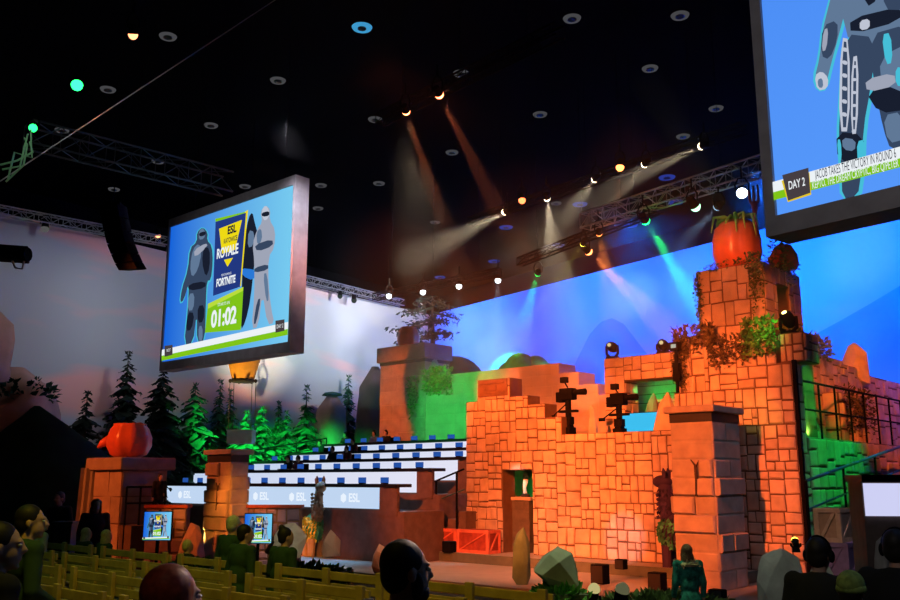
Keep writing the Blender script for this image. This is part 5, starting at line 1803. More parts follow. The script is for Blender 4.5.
lamp('unlit lamp hanging from the thin truss at the far left', PP(45, 228, CORN2 + NL * 0.8, NL), wall_pt(30, 400, 2), (0.5, 0.5, 0.5), size=0.16, glow=0.15)
lamp('unlit lamp hanging from the thin truss near the corner', PP(354, 300, CORN2 + NL * 0.8, NL), wall_pt(354, 420, 2), (0.3, 0.5, 0.4), size=0.16, glow=0.1)
lamp('dark lamp with green rim hanging from the thin truss right of the hanging screen', PP(340, 296, CORN2 + NL * 0.8, NL), wall_pt(330, 420, 2), (0.3, 0.5, 0.4), size=0.14, glow=0.1)
# moving heads standing on the temple
def head(label, px, py, s, zbase, d, glow, col=(1, 0.85, 0.4), size=0.17, power=0):
    """moving-head stage light: base box, two yoke arms, egg-shaped head with a small lit lens"""
    q = PP(px, py, G(0, s), V); d = d.normalized()
    e = thing('moving_head_light', label, 'light', Vector((q.x, q.y, zbase)), GROT)
    m = MB(); m.box((q.x, q.y, zbase + 0.06), (0.34, 0.3, 0.12), GROT); m.build('base', M_BLACK, e, bevel=0.02)
    for sx in (-1, 1):
        m = MB(); m.path([Vector((q.x, q.y, zbase + 0.1)) + A * 0.10 * sx, Vector((q.x, q.y, zbase + 0.2)) + A * 0.21 * sx, q + A * 0.21 * sx + Z * 0.05], [0.05, 0.05, 0.04], 8); m.build('yoke_arm', M_BLACK, e)
    m = MB(); m.lathe(q - d * 0.24, [(0.05, 0), (0.13, 0.05), (0.17, 0.18), (0.16, 0.32), (0.13, 0.42), (0.11, 0.42)], 18, axis=d); hs = m.build('head', M_SPEAKER, e, smooth=True)
    m = MB(); m.lathe(q + d * 0.16, [(0.06, 0), (0.06, 0.06), (0.03, 0.07)], 16, axis=d); m.build('lens', lampmat(col, glow), hs)
    if power: spot(q + d * 0.25, q + d * 3, col, power, 9, 0.4, 0.05)
    return e


head('moving-head light standing on the left end of the gateway lintel', 612, 347, sg + 0.4, gz, Vector((-0.6, -0.75, 0.25)), 0.7)
head('moving-head light standing on the right end of the gateway lintel', 663, 345, sg + 0.4, gz, Vector((-0.45, -0.8, 0.25)), 0.7)
head('moving-head light with a yellow beam standing on the pier beside the tower', 788, 319, 0.7, pb_z1, Vector((-0.75, -0.3, 1.2)), 5, (1, 0.85, 0.25), power=1500)
fl1 = P(594, 590, 14.9); fl2 = P(622, 591, 14.9)
lamp('round floor light glowing yellow beside the leafy planter', fl1, fl1 + Vector((0.1, -0.55, 1.0)), (1, 0.85, 0.35), size=0.10, glow=0.5, rise=-0.16, name='floor_light')
lamp('dim round floor light, right one of the pair in the dry planting', fl2, fl2 + Vector((0.2, -0.4, 1.0)), (0.8, 0.8, 0.4), size=0.12, glow=0.12, rise=-0.16, name='floor_light')
fl3 = P(795, 541, 17.6)
lamp('small yellow floor light shining up the right corner of the temple wall', fl3, P(775, 470, 20.0), YEL, size=0.07, glow=6, rise=-0.08, power=250, angle=12, name='floor_light')

# line-array loudspeaker
e = thing('line_array_speaker', 'dark curved line-array loudspeaker hanging left of the hanging screen', 'speaker', P(122, 232, 30))
pts = [P(113, 206, 30), P(115, 219, 30), P(118, 232, 30), P(121, 244, 30), P(125, 254, 30), P(129, 263, 30), P(133, 270, 30)]
for i in range(6):
    a, b = pts[i], pts[i + 1]
    m = MB()
    dn = (b - a).normalized(); sdv = Vector((0.95, -0.3, 0)).normalized(); fw_ = dn.cross(sdv).normalized()
    Rm = Matrix((sdv, fw_, -dn)).transposed()
    m.box((a + b) / 2, (0.75, 0.55, (b - a).length * 0.96), Rm); m.build('cabinet', M_SPEAKER, e, bevel=0.02)
m = MB(); m.tube(pts[0], (pts[0].x, pts[0].y, CEIL), 0.02); m.box(pts[0] + Z * 0.05, (0.6, 0.4, 0.08)); m.build('hanging_frame', M_BLACK, e)
# camera on a crane at the far left
cp = P(14, 254, 16)
e = thing('crane_camera', 'black camera on a crane head at the left picture edge', 'camera', cp)
m = MB(); m.box(cp, (0.5, 0.35, 0.26), 0.3); m.build('camera_body', M_BLACK, e, bevel=0.02)
m = MB(); m.tube(cp + Vector((0.1, -0.05, -0.02)), cp + Vector((0.30, -0.08, -0.03)), 0.10, 0.13, 12); m.build('lens', M_BLACK, e)
m = MB(); m.path([cp + Vector((-0.02, 0, -0.12)), cp + Vector((0.05, 0, -0.26)), cp + Vector((0.18, 0, -0.28)), cp + Vector((0.2, 0, -0.1))], 0.02); m.build('handle', M_ALU, e)
m = MB(); m.path([cp + Vector((-0.2, 0, 0.05)), cp + Vector((-0.9, 0.2, 0.5)), cp + Vector((-3.5, 0.8, 1.6)), Vector((cp.x - 4.5, cp.y + 1, 0))], 0.07); m.build('boom', M_BLACK, e)
# steel cable across the hall with green cable bundle
m = MB()
c0_, c1_ = P(8, 176, 15), P(278, -2, 21)
m.tube(c0_ - (c1_ - c0_) * 0.6, c1_ + (c1_ - c0_) * 0.5, 0.012, n=6)
tag(m.build('steel_cable', mat('steel_cable', (0.5, 0.52, 0.45), 0.5)), 'thin steel cable slanting across the upper left of the hall', 'cable')
m = MB(); rr = random.Random(2)
for k in range(4):
    pts = [P(rr.uniform(0, 8), rr.uniform(150, 182), 15), P(rr.uniform(14, 24), rr.uniform(150, 178), 15), P(rr.uniform(22, 34), rr.uniform(138, 165), 15.0), P(rr.uniform(24, 34), 130 + 4 * k, 15.2)]
    m.path(pts, 0.018, 6)
tag(m.build('cable_bundle', mat('green_cable', (0.20, 0.5, 0.22), 0.5)), 'loose green-lit cables looping below the small green lamp', 'cable')

# round downlights on the ceiling
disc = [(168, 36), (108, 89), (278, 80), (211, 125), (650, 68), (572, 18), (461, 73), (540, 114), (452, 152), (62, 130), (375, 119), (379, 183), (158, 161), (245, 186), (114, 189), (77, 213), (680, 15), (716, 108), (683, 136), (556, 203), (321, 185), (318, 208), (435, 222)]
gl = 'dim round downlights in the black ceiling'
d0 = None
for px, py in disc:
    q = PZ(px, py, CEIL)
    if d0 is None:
        d0 = thing('ceiling_downlight', 'unlit round white downlight with faint added glow in the black ceiling', 'downlight', q, 0, gl)
        m = MB(); m.lathe(q - Z * 0.06, [(0.13, 0.02), (0.23, 0.0), (0.26, 0.05), (0.26, 0.06)], 24); m.build('trim_ring', emit('downlight_stray_glow', (0.055, 0.055, 0.06), 1.0), d0)  # faint glow in the white trim stands for stray light; fittings are off
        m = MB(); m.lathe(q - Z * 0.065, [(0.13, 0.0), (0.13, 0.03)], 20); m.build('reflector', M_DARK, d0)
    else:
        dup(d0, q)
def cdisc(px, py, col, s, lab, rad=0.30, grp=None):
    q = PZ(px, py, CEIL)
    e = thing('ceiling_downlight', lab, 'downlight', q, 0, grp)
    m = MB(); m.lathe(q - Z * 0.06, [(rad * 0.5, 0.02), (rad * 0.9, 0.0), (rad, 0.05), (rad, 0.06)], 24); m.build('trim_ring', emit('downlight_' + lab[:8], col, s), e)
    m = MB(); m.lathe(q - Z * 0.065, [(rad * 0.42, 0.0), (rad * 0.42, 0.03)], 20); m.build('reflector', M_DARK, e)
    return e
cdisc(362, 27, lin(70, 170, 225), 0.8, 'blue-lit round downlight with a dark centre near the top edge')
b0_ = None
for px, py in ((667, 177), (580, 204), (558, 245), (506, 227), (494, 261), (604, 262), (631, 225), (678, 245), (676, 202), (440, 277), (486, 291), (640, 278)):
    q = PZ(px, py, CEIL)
    if b0_ is None: b0_ = cdisc(px, py, lin(36, 72, 190), 0.55, 'blue glowing round downlight in the ceiling above the temple', 0.36, 'blue-tinted downlights above the temple')  # blue stage light on these trims is put in as glow
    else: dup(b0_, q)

# ================================================================== BENCHES
SROW = [ES - 0.45 - 0.85 * i for i in range(5)] + [ES - 5.0]
ZF = 0.95
bench0 = {}


def bench(t, s, ln, label):
    if ln in bench0:
        return dup(bench0[ln], G(t, s, ZF), None, label)
    e = thing('bench', label, 'bench', G(t, s, ZF), GROT, 'wooden benches of the audience')
    m = MB()
    for k in range(3): m.gbox(t - ln / 2, t + ln / 2, s - 0.20 + 0.15 * k, s - 0.07 + 0.15 * k, ZF + 0.42, ZF + 0.45)
    m.build('seat', M_WOOD, e, bevel=0.006)
    m = MB()
    for k in range(3): m.gbox(t - ln / 2, t + ln / 2, s - 0.29, s - 0.265, ZF + 0.50 + 0.115 * k, ZF + 0.585 + 0.115 * k)
    m.build('backrest', M_WOOD, e, bevel=0.006)
    for x in (-1, 0, 1):
        m = MB(); tt = t + x * (ln / 2 - 0.09)
        m.gbox(tt - 0.045, tt + 0.045, s - 0.33, s - 0.29, ZF, ZF + 0.85); m.build('post', M_WOOD, e, bevel=0.006)
        m = MB(); m.gbox(tt - 0.035, tt + 0.035, s + 0.12, s + 0.20, ZF, ZF + 0.42); m.gbox(tt - 0.03, tt + 0.03, s - 0.29, s + 0.2, ZF + 0.36, ZF + 0.42); m.build('leg', M_WOOD, e)
    bench0[ln] = e
    return e


names = ['front', 'second', 'third', 'fourth', 'fifth', 'rear']
for i, s_ in enumerate(SROW[:5]):
    ta_ = (GA(-40, 540, s_)[0]); tb2 = GA(940, 560, s_)[0]
    t = ta_ + 0.3 * (i % 2)
    nb_ = 0
    while t < tb2:
        pc = G(t + 0.9, s_, 1.7) - CAMP
        pxm = 450 + 900 * pc.x / (pc.y * CT + pc.z * ST)
        if i > 0 or not 545 < pxm < 735:
            bench(t + 0.9, s_, 1.8, f'slatted wooden bench, {ORD[nb_]} from the left end of the {names[i]} audience row')
            nb_ += 1
        t += 1.98

# ================================================================== PEOPLE
def remesh(mb, voxel, name, mats, parent, smooth=True):
    o = mb.build(name, mats, parent, smooth=False)
    md = o.modifiers.new('r', 'REMESH'); md.mode = 'VOXEL'; md.voxel_size = voxel
    sm = o.modifiers.new('s', 'SMOOTH'); sm.factor = 0.5; sm.iterations = 2
    bpy.context.view_layer.update()
    me = bpy.data.meshes.new_from_object(o.evaluated_get(bpy.context.evaluated_depsgraph_get()))
    o.modifiers.clear()
    old = o.data; o.data = me; bpy.data.meshes.remove(old); me.name = name
    if not me.materials:
        for m in (mats if isinstance(mats, (list, tuple)) else [mats]): me.materials.append(m)
    if smooth: me.polygons.foreach_set('use_smooth', [True] * len(me.polygons))
    return o


def person(label, base, rz, k=1.0, pose='sit', top=None, legs=None, hair=None, style='short', yaw=0.0, voxel=0.02, beard=None, lean=0.05, extra=None, group=None, arms='lap', hat=None):
    base = Vector(base)
    e = thing('person', label, 'person', base, rz, group)
    R = Matrix.Rotation(rz, 3, 'Z')
    L = lambda x, y, z: base + R @ Vector((x * k, y * k, z * k))
    sit = pose == 'sit'
    hz = 0.54 if sit else 0.94
    dz = hz - 0.54
    ln = lean
    pel = (0, 0, 0.54 + dz); wai = (0, ln * 0.4, 0.74 + dz); che = (0, ln, 0.95 + dz); nek = (0, ln * 1.3, 1.10 + dz); hd = (0, ln * 1.3 + 0.03, 1.245 + dz)
    HR = R @ Matrix.Rotation(yaw, 3, 'Z')
    hc = L(*hd)
    H = lambda x, y, z: hc + HR @ Vector((x * k, y * k, z * k))
    if sit:
        knee = [(sx * 0.13, 0.43, 0.50) for sx in (-1, 1)]; ank = [(sx * 0.14, 0.42, 0.09) for sx in (-1, 1)]
    else:
        knee = [(sx * 0.11, 0.02, 0.50) for sx in (-1, 1)]; ank = [(sx * 0.12, -0.02 + 0.04 * sx, 0.09) for sx in (-1, 1)]
    hip = [(sx * 0.095, 0.0, 0.53 + dz) for sx in (-1, 1)]
    sho = [(sx * 0.185, ln, 1.055 + dz) for sx in (-1, 1)]
    if arms == 'lap':
        elb = [(sx * 0.25, ln - 0.02, 0.78 + dz) for sx in (-1, 1)]; wri = [(sx * 0.13, 0.24, 0.66 + dz) for sx in (-1, 1)]
    elif arms == 'desk':
        elb = [(sx * 0.26, 0.12, 0.80 + dz) for sx in (-1, 1)]; wri = [(sx * 0.16, 0.38, 0.84 + dz) for sx in (-1, 1)]
    else:
        elb = [(sx * 0.24, ln - 0.03, 0.78 + dz) for sx in (-1, 1)]; wri = [(sx * 0.25, 0.08, 0.54 + dz) for sx in (-1, 1)]
    def torso(m, g):
        m.ell(L(*pel), ((0.165 + g) * k, (0.12 + g) * k, (0.13 + g) * k), 16, 10, R)
        m.ell(L(*wai), ((0.145 + g) * k, (0.105 + g) * k, (0.17 + g) * k), 16, 10, R)
        m.ell(L(*che), ((0.17 + g) * k, (0.115 + g) * k, (0.17 + g) * k), 16, 10, R)
        m.ell(L(0, ln, 1.05 + dz), ((0.185 + g) * k, (0.075 + g) * k, (0.06 + g) * k), 16, 10, R)
        m.path([L(0, ln, 1.02 + dz), L(*nek)], [(0.10 + g) * k, (0.055 + g) * k], 12)
    def arm(m, i, g):
        m.ell(L(*sho[i]), ((0.06 + g) * k,) * 3, 12, 8)
        m.path([L(*sho[i]), L(*elb[i])], [(0.052 + g) * k, (0.041 + g) * k], 10); m.ell(L(*elb[i]), ((0.042 + g) * k,) * 3, 10, 8)
        m.path([L(*elb[i]), L(*wri[i])], [(0.041 + g) * k, (0.029 + g) * k], 10)
    def leg(m, i, g):
        m.ell(L(*hip[i]), ((0.085 + g) * k,) * 3, 12, 8)
        m.path([L(*hip[i]), L(*knee[i])], [(0.082 + g) * k, (0.056 + g) * k], 12); m.ell(L(*knee[i]), ((0.058 + g) * k,) * 3, 12, 8)
        m.path([L(*knee[i]), L(*ank[i])], [(0.055 + g) * k, (0.038 + g) * k], 12)
    b = MB()
    torso(b, 0)
    for i in (0, 1):
        arm(b, i, 0); leg(b, i, 0)
        w = Vector(wri[i]); el = Vector(elb[i]); d = (w - el).normalized()
        sx = -1 if i == 0 else 1
        sdv = Vector((sx, 0, 0)); sdv = (sdv - d * sdv.dot(d)).normalized(); nn = d.cross(sdv)
        pm = w + d * 0.05
        b.path([L(*w), L(*(w + d * 0.03)), L(*(w + d * 0.09))], [0.028 * k, 0.036 * k, 0.034 * k], 10)
        curl = nn * (-1 if nn.z > 0 else 1)
        for j in range(4):
            p0 = w + d * 0.085 + sdv * (0.027 - 0.018 * j)
            fl_ = (0.062, 0.072, 0.068, 0.052)[j]
            p1 = p0 + d * fl_ * 0.55 + curl * 0.008; p2 = p1 + d * fl_ * 0.4 + curl * 0.02
            b.path([L(*p0), L(*p1), L(*p2)], [0.0095 * k, 0.009 * k, 0.007 * k], 8)
        p0 = w + d * 0.035 - sdv * 0.025
        p1 = p0 - sdv * 0.025 + d * 0.03; p2 = p1 + d * 0.03 + curl * 0.01
        b.path([L(*p0), L(*p1), L(*p2)], [0.013 * k, 0.011 * k, 0.008 * k], 8)
        a = Vector(ank[i]); b.path([L(*a), L(a.x, a.y + 0.0, 0.05), L(a.x, a.y + 0.16, 0.035)], [0.04 * k, 0.04 * k, 0.03 * k], 10)
    # head: cranium, jaw, brow, nose, ears, chin
    b.path([L(*nek) - Z * 0.04 * k, H(0, -0.02, -0.05)], [0.055 * k, 0.052 * k], 12)
    b.ell(H(0, -0.012, 0.03), (0.074 * k, 0.094 * k, 0.088 * k), 18, 12, HR)
    b.ell(H(0, 0.028, -0.035), (0.058 * k, 0.066 * k, 0.085 * k), 16, 12, HR)
    b.ell(H(0, 0.068, -0.098), (0.026 * k, 0.022 * k, 0.02 * k), 10, 8, HR)
    b.path([H(0, 0.088, 0.018), H(0, 0.112, -0.022), H(0, 0.088, -0.035)], [0.011 * k, 0.017 * k, 0.012 * k], 8)
    b.ell(H(0, 0.088, -0.062), (0.024 * k, 0.012 * k, 0.009 * k), 10, 6, HR)
    b.ell(H(0, 0.078, 0.028), (0.05 * k, 0.02 * k, 0.012 * k), 12, 6, HR)
    for sx in (-1, 1): b.ell(H(sx * 0.077, -0.012, -0.008), (0.012 * k, 0.02 * k, 0.033 * k), 10, 8, HR)
    bo = remesh(b, voxel, 'body', M_SKIN, e)
    if voxel < 0.016:
        for sx in (-1, 1):
            m = MB(); m.ell(H(sx * 0.031, 0.084, 0.010), (0.013 * k, 0.012 * k, 0.009 * k), 10, 8, HR); m.build('eye', M_EYE, bo, smooth=True)
    vx = max(voxel, 0.018)
    if top:
        m = MB(); torso(m, 0.02)
        for i in (0, 1): arm(m, i, 0.016)
        if not sit: m.ell(L(0, 0, 0.90), (0.20 * k, 0.15 * k, 0.16 * k), 16, 10, R)
        remesh(m, vx, 'jacket', top, e)
    m = MB(); 
    for i in (0, 1): leg(m, i, 0.014)
    m.ell(L(*pel), (0.178 * k, 0.134 * k, 0.12 * k), 16, 10, R)
    remesh(m, vx, 'trousers', legs or M_TROUSER, e)
    for i in (0, 1):
        a = Vector(ank[i]); m = MB()
        m.path([L(a.x, a.y - 0.055, 0.05), L(a.x, a.y, 0.055), L(a.x, a.y + 0.12, 0.045), L(a.x, a.y + 0.19, 0.035)], [0.03 * k, 0.05 * k, 0.045 * k, 0.025 * k], 12)
        m.build('shoe', M_SHOE, e, smooth=True)
    if hair:
        m = MB()
        m.ell(H(0, -0.026, 0.040), (0.083 * k, 0.097 * k, 0.094 * k), 18, 12, HR)
        m.ell(H(0, -0.055, -0.005), (0.078 * k, 0.062 * k, 0.085 * k), 16, 10, HR)
        if style in ('long', 'hood'):
            m.ell(H(0, -0.06, -0.10), (0.105 * k, 0.06 * k, 0.15 * k), 16, 10, HR); m.ell(H(0, -0.03, 0.035), (0.095 * k, 0.10 * k, 0.098 * k), 16, 10, HR)
            for sx in (-1, 1): m.ell(H(sx * 0.075, -0.005, -0.075), (0.022 * k, 0.045 * k, 0.12 * k), 10, 8, HR)
        if style == 'bun':
            m.ell(H(0, -0.075, 0.125), (0.045 * k, 0.045 * k, 0.045 * k), 12, 8, HR)
        remesh(m, max(voxel * 0.8, 0.009), 'hair', hair, e)
    if beard:
        m = MB()
        m.ell(H(0, 0.040, -0.085), (0.058 * k, 0.062 * k, 0.050 * k), 16, 10, HR)
        for sx in (-1, 1): m.ell(H(sx * 0.062, 0.018, -0.05), (0.014 * k, 0.03 * k, 0.055 * k), 10, 8, HR)
        remesh(m, max(voxel * 0.8, 0.009), 'beard', beard, e)
    if style == 'hood':
        m = MB()
        for j in range(90):
            a = 2 * PI * j / 90
            p = L(0.17 * math.cos(a), ln + 0.02 + 0.13 * math.sin(a), 1.07 + dz + 0.03 * math.sin(a * 3))
            m.leaf(p, (p - L(0, ln, 1.0 + dz)) + Vector((rnd.uniform(-.1, .1), rnd.uniform(-.1, .1), rnd.uniform(-.15, .1))), 0.07 * k, 0, 0.6)
        m.lathe(L(0, ln + 0.02, 1.03 + dz), [(0.16 * k, 0), (0.18 * k, 0.03 * k), (0.14 * k, 0.06 * k)], 20)
        m.build('fur_collar', M_FUR, e)
    if hat == 'beanie':
        m = MB()
        m.ell(H(0, -0.02, 0.055), (0.093 * k, 0.108 * k, 0.095 * k), 18, 12, HR); m.lathe(H(0, -0.02, 0.0), [(0.098 * k, 0), (0.103 * k, 0.02 * k), (0.097 * k, 0.045 * k)], 22)
        m.build('beanie', mat('lime_knit', (0.30, 0.42, 0.10), 0.95, var=0.3, scale=30), e, smooth=True)
    if hat == 'headphones':
        m = MB()
        m.path([H(0.09 * math.cos(a), -0.01, 0.02 + 0.115 * math.sin(a)) for a in [PI * j / 10 for j in range(11)]], 0.012 * k, 8)
        for sx in (-1, 1): m.ell(H(sx * 0.092, -0.01, -0.005), (0.022 * k, 0.04 * k, 0.045 * k), 12, 8, HR)
        m.build('headphones', M_BLACK, e, smooth=True)
    if hat == 'cap':
        m = MB()
        m.ell(H(0, -0.018, 0.055), (0.090 * k, 0.106 * k, 0.082 * k), 18, 12, HR)
        m.path([H(0, 0.06, 0.055), H(0, 0.13, 0.045), H(0, 0.17, 0.035)], [0.05 * k, 0.045 * k, 0.02 * k], 12)
        m.build('cap', M_CLOTHK, e, smooth=True)
    return e


def seat_at(px, py, row, top=1.365):
    t, z = GA(px, py, SROW[row] if isinstance(row, int) else row)
    return G(t, SROW[row] if isinstance(row, int) else row, ZF), max(0.6, (z - ZF) / top)


def audience(label, px, py, row, **kw):
    q, k = seat_at(px, py, row)
    q = q + V * 0.0
    print(label[:40], 'scale %.2f' % k, 'dist %.1f' % q.y)
    return person(label, q, GROT + kw.pop('turn', 0.0), k, **kw)


audience('dark-haired bearded man in black seated in the foreground, head turned towards the stage', 391, 543, SROW[4] - 0.4, top=M_CLOTHK, hair=M_HAIRD, beard=M_HAIRD, yaw=-0.35, voxel=0.010)
audience('auburn-haired person at the bottom edge, only the top of the head in view', 152, 568, SROW[5] - 0.28, top=M_CLOTHK, hair=M_HAIRR, style='long', voxel=0.010)
audience('dark-clothed man at the lower left seen in profile', 20, 506, 4, top=M_CLOTHG, hair=M_HAIRD, yaw=-0.5, voxel=0.012)
audience('person cut by the left picture edge, face turned to the stage', -14, 524, 5, top=M_CLOTHK, hair=M_HAIRD, yaw=-0.5, voxel=0.012)
audience('light-haired person in a pale top lit green at the left', 37, 516, 1, top=M_CLOTHL, hair=M_HAIRG, yaw=-0.2)
audience('grey-haired man in a dark green jacket in front of the brick column', 229, 516, 0, top=M_CLOTHG, hair=M_HAIRG)
audience('dark-haired person with a pale collar beside the grey-haired man', 240, 525, 0.0 + SROW[0] - 0.35, top=M_CLOTHG, hair=M_HAIRD, yaw=-0.3)
audience('person with a dark top knot seated before the grey-tan boulder', 281, 528, 0, top=M_CLOTHG, hair=M_HAIRD, style='bun', yaw=-0.3)
audience('small blond child in dark clothes in front of the pointed orange rock', 184, 540, 0, top=M_CLOTHK, hair=M_HAIRB)
audience('person in green by the large plinth, left one of two', 83, 528, 0, top=M_CLOTHG, hair=M_HAIRB, style='long')
audience('person in green with long light hair by the large plinth, right one of two', 103, 530, 0, top=M_CLOTHG, hair=M_HAIRB, style='long')
audience('man with headphones in black seated before the round boulder at the right', 813, 539, 0, top=M_CLOTHK, hair=M_HAIRD, hat='headphones', voxel=0.012)
audience('person in a lime green beanie low at the right bottom edge', 846, 575, 1, top=M_CLOTHK, hair=M_HAIRD, hat='beanie', voxel=0.012)
audience('large person in black at the lower right picture edge', 891, 531, 0, top=M_CLOTHK, hair=M_HAIRD, hat='headphones', voxel=0.012)
# standing figures
q = P(688, 545, 14.6); kk = q.z / 1.765
person('long-haired child in a teal camouflage coat with fur collar standing before the tall column', (q.x, q.y, 0), 0.15, kk, 'stand', top=M_CLOTHT, hair=mat('brown_hair', (0.20, 0.11, 0.06), 0.7, var=0.3, scale=40), style='hood', voxel=0.014, arms='side')
q = P(96, 499, 21.5); kk = q.z / 1.765
person('person in dark clothes standing before the left plinth', (q.x, q.y, 0), -2.6, kk, 'stand', top=M_CLOTHK, hair=mat('dark_auburn_hair', (0.07, 0.025, 0.015), 0.7), style='long', arms='side')
q = P(63, 492, 22.5); kk = q.z / 1.765
person('person with reddish face standing behind the grey podium at the left', (q.x, q.y, 0), PI - 0.3, kk, 'stand', top=M_CLOTHK, hair=M_HAIRD, arms='side')
m = MB(); q = P(64, 550, 21.9); m.box((q.x, q.y, 0.85), (0.42, 0.4, 1.7)); m.box((q.x, q.y, 1.72), (0.5, 0.46, 0.05))
tag(m.build('podium', mat('podium_grey', (0.10, 0.10, 0.12), 0.6), bevel=0.01), 'plain dark grey podium at the left, a person behind it', 'podium')
zpl = za * 0 + (GT(127, 487, pt + 0.3)[1] - 1.05)
sq = GT(157, 520, pt + 0.4)[0]
q = G(pt + 0.4, sq, zpl)
qt_ = PP(157, 474, q, A)
person('person in dark clothes at the rail on the shaded side of the left plinth', q, -2.4, (qt_.z - zpl) / 1.765, 'stand', top=M_CLOTHK, hair=M_HAIRD, arms='side')
# players at the desks
pl0 = None
plist = [(4, 346), (4, 375, 1), (4, 387), (3, 321), (3, 354, 2), (2, 334, 0), (2, 348, 2), (1, 290, 0), (1, 300, 2)]
nm = ['front', 'second', 'third', 'fourth', 'topmost']
protos = {}
whom = ['player in black', 'player in a blue top', 'player in dark red']
where = ['leftmost on the topmost row', 'in the middle of the topmost row', 'right one on the topmost row', 'left one on the fourth row', 'right one on the fourth row', 'left one on the third row', 'right one on the third row', 'left one on the second row', 'right one on the second row']
outf = [M_CLOTHK, M_CLOTHB, mat('dark_red_cloth', (0.12, 0.03, 0.04), 0.9)]
for i, it in enumerate(plist):
    k, px = it[0], it[1]; w = it[2] if len(it) > 2 else 0
    t0_, t1_, s_, zt_, fl = rows[k]
    ss = s_ + 0.86
    t = GA(px, 450, ss)[0]
    lab = f'{whom[w]} at a desk, {where[i]}'
    loc = G(t, ss, fl)
    if w not in protos: protos[w] = person(lab, loc, GROT + PI, 1.0, top=outf[w], hair=M_HAIRD, hat='headphones', voxel=0.035, arms='desk', group='players at the desk rows')
    else: dup(protos[w], loc, GROT + PI, lab)
    lc = 'black office chair under the player, ' + where[i]
    if i == 0:
        ch0 = thing('office_chair', lc, 'chair', loc, GROT, 'office chairs of the players')
        m = MB(); m.box(loc + Z * 0.40, (0.5, 0.46, 0.08), GROT); m.build('seat', M_BLACK, ch0, bevel=0.02)
        m = MB(); m.box(loc + Z * 0.75 + V * 0.25, (0.46, 0.07, 0.62), GROT); m.build('backrest', M_BLACK, ch0, bevel=0.02)
        m = MB(); m.tube(loc, loc + Z * 0.38, 0.03); m.lathe(loc, [(0.28, 0), (0.28, 0.03), (0.05, 0.08)], 10); m.build('base', M_BLACK, ch0)
    else:
        dup(ch0, loc, GROT, lc)
HAZE = 0.010
# ================================================================== LIGHT
w = bpy.data.worlds.new('world')
C.world = w
w.use_nodes = True
nt = w.node_tree
nt.nodes['Background'].inputs['Color'].default_value = (0.0, 0.0, 0.0, 1)
nt.nodes['Background'].inputs['Strength'].default_value = 0.0
# thin theatrical haze hanging over the stage, as seen in the lamp beams
hm = bpy.data.materials.new('stage_haze')
hm.use_nodes = True
hn = hm.node_tree
hn.nodes.clear()
ho = hn.nodes.new('ShaderNodeOutputMaterial')
hv = hn.nodes.new('ShaderNodeVolumeScatter')
hv.inputs['Density'].default_value = HAZE
hv.inputs['Anisotropy'].default_value = 0.1
hn.links.new(hv.outputs[0], ho.inputs['Volume'])
mb = MB(); mb.gbox(-5.2, 12, -6, 9, 5.2, 12.6); mb.gbox(2.4, 7.5, -11, -6.01, 10.3, CEIL - 0.6)
hz_ = mb.build('stage_haze', hm)
tag(hz_, 'thin smoky haze hanging over the stage in the lamp beams', 'haze', kind='stuff')

KO = (1.0, 0.15, 0.024)
# orange front-of-house spots from the left, above the audience
spot((-6.4, 4.4, 11.5), G(2.0, 0, 2.5), KO, 50000, 22, 0.6, 0.3)
spot((-7.8, 4.5, 12), G(6.5, 0, 2.8), KO, 50000, 24, 0.6, 0.3)
spot((-6, 3.6, 12), G(8.2, 0.5, 6.8), KO, 26000, 14, 0.6, 0.3)
spot((-17, 20, 12), G((ct0 + ct1) / 2, 6.3, 6.2), KO, 30000, 12, 0.8, 0.3)
spot((-9, 11, 10.5), G(-0.5, 6.3, 5.8), KO, 40000, 17, 0.7, 0.3)
spot((-7, 6, 12), G(4.0, 5, 5.5), KO, 26000, 16, 0.6, 0.3)
spot((-21, 16, 11), G(pt - 1, ps, 2.4), KO, 11000, 22, 0.6, 0.3)
spot((-11, 9, 11.5), P(222, 500, 26), (1.0, 0.28, 0.03), 30000, 9, 0.6, 0.3)
spot((6, 5, 12), G(tU, 8.5, 5), KO, 26000, 14, 0.5, 0.3)
# pale washes on the evening sky
for px, py, pw_, col in ((375, 325, 3600, (0.92, 0.92, 1.0)), (325, 325, 4600, (0.92, 0.92, 1.0)), (250, 300, 1500, (0.9, 0.95, 1.0)), (140, 320, 900, (0.9, 0.95, 1.0)), (40, 330, 800, (0.9, 0.95, 1.0))):
    q = wall_pt(px, py, 0)
    spot(q + NL * 9 + Z * (12.5 - q.z), q, col, pw_, 65, 1.0, 0.5)
# blue washes on the blue cloth
for px, py, pw_, col in ((480, 330, 13000, (0.02, 0.20, 1.0)), (600, 300, 15000, (0.01, 0.17, 1.0)), (740, 290, 16000, (0.01, 0.16, 1.0)), (880, 290, 16000, (0.01, 0.16, 1.0))):
    q = PP(px, py, CORN2, NR)
    spot(q + NR * 8 + Z * (12.5 - q.z), q, col, pw_, 80, 1.0, 0.5)
for px, py, pw_, col in ((465, 325, 1300, (0.3, 0.5, 1.0)), (690, 280, 1700, (0.3, 0.45, 1.0)), (860, 250, 1500, (0.3, 0.45, 1.0))):
    q = PP(px, py, CORN2, NR)
    spot(q + NR * 8 + Z * (12.5 - q.z), q, col, pw_, 26, 0.9, 0.3)
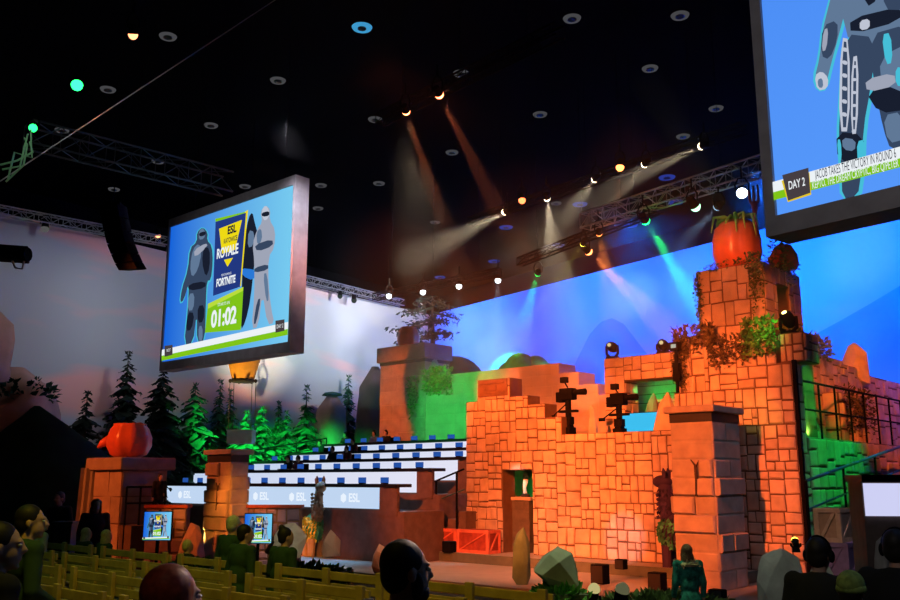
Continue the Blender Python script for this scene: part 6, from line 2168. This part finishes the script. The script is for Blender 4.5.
# green accents
spot((-6.6, 27.2, 7.0), P(417, 394, 35), GRN, 8000, 28, 0.7, 0.2)
spot((-13, 28, 11), P(256, 430, 39), GRN, 46000, 26, 0.9, 0.2)
spot(G(4.2, 3.4, 5.6), G(4.8, 5.0, 4.9), GRN, 110, 110, 0.8, 0.1)
spot(G(dm - 0.7, 1.2, 3.2), G(dm + 0.1, 2.3, 2.0), GRN, 90, 120, 0.8, 0.1)
spot(G(15, 1, 10), G(tR, 2.5, 3.0), GRN, 3000, 34, 0.8, 0.2)
spot(G(tU + 0.55, 1.7, bal_z + 0.15), G(tU, 1.9, bal_z + 0.9), (0.25, 1.0, 0.12), 40, 150, 0.8, 0.1)
# audience and stage
spot((-2, 4, 12), (-1.4, 9.2, 1), (1.0, 0.80, 0.06), 1800, 55, 0.9, 0.3)
spot((-8, 9, 11), (-4.5, 10.5, 1), (0.15, 1.0, 0.25), 300, 50, 0.9, 0.3)
spot((2, 14, 12), (1.5, 15, 0.5), (0.75, 1.0, 0.5), 2200, 36, 0.9, 0.3)
spot(G(-7, -2, 11), G(-4.5, -3, 0.3), (0.2, 0.55, 1.0), 8000, 40, 0.9, 0.3)
spot(G(3, -6, 12), G(3, -2.5, 0.3), (1.0, 0.75, 0.5), 2600, 40, 0.9, 0.3)
spot((-4, 20, 11), G(-6, 0, 2), (0.8, 0.75, 0.9), 1500, 50, 0.9, 0.3)
spot((14, 12, 12), cn.xyz * 0 + G(ct_ + 0.2, cs_ + 0.8, 2), (0.35, 0.5, 0.8), 1100, 30, 0.9, 0.3)  # added cool fill for the column's shaded right side
spot((-6, 10, 11.5), G(GA(625, 545, 0)[0], 0, 1.1), (1.0, 0.8, 0.85), 9000, 4, 0.6, 0.05)
C.cycles.use_denoising = True
C.cycles.max_bounces = 6
C.cycles.diffuse_bounces = 3
C.cycles.volume_bounces = 0
C.cycles.sample_clamp_indirect = 4
print('objects', len(bpy.data.objects))


# narrow spots added to brighten single things; no lamps stand there
spot((-6, 6, 12), c0 + Z * 0.8, (1.0, 0.30, 0.10), 9000, 5, 0.6, 0.2)
spot(Vector((bm.x - 0.5, bm.y - 3.0, 0.6)), bm + Z * 0.5, (1.0, 0.62, 0.14), 2600, 16, 0.7, 0.2)
spot((2.5, 14, 12), P(790, 575, 17), (0.85, 1.0, 0.8), 1000, 18, 0.9, 0.2)
spot((4, 13, 9), P(405, 570, 3.5), (1.0, 0.72, 0.55), 4500, 10, 0.8, 0.2)
spot((-1.0, 1.2, 7), P(175, 585, 2.4), (1.0, 0.40, 0.25), 160, 30, 0.8, 0.2)
# neutral fill spots added to lift the faces of the hanging screens
spot((-2, -3, 10), (6, 7, 6), (0.95, 0.9, 0.95), 900, 60, 0.9, 0.4)
spot((-7, 2, 11), (-5.5, 24, 8), (0.95, 0.9, 0.95), 2600, 22, 0.9, 0.4)

spot((7.5, 11, 11.5), G(segs[7][1] - 0.2, 0, segs[7][2] + 0.2), GRN, 9000, 5, 0.8, 0.1)  # spots from here on are likewise added to brighten single things
spot((-6, 7, 11.5), G(pm, 0.7, zt_trophy + 0.35), (1, 1, 0.95), 16000, 1.6, 0.5, 0.05)
spot((-8, 30, 11), P(285, 432, 41), GRN, 22000, 24, 0.9, 0.2)
spot((3.5, 12, 12), P(835, 535, 18.3), (1.0, 0.72, 0.6), 1800, 9, 0.9, 0.2)
spot((8, 5, 12), P(783, 300, 23), KO, 14000, 5.5, 0.7, 0.2)
spot((-3, 12, 12), P(300, 535, 25.5), (1.0, 0.85, 0.55), 4200, 13, 0.8, 0.2)
spot((-12, 8, 11.5), P(191, 535, 22), KO, 9000, 4.5, 0.8, 0.2)
spot(G(16.5, 1.5, 8.5), G(tU, 2.0, bal_z + 0.9), (0.12, 1.0, 0.14), 2600, 13, 0.7, 0.2)
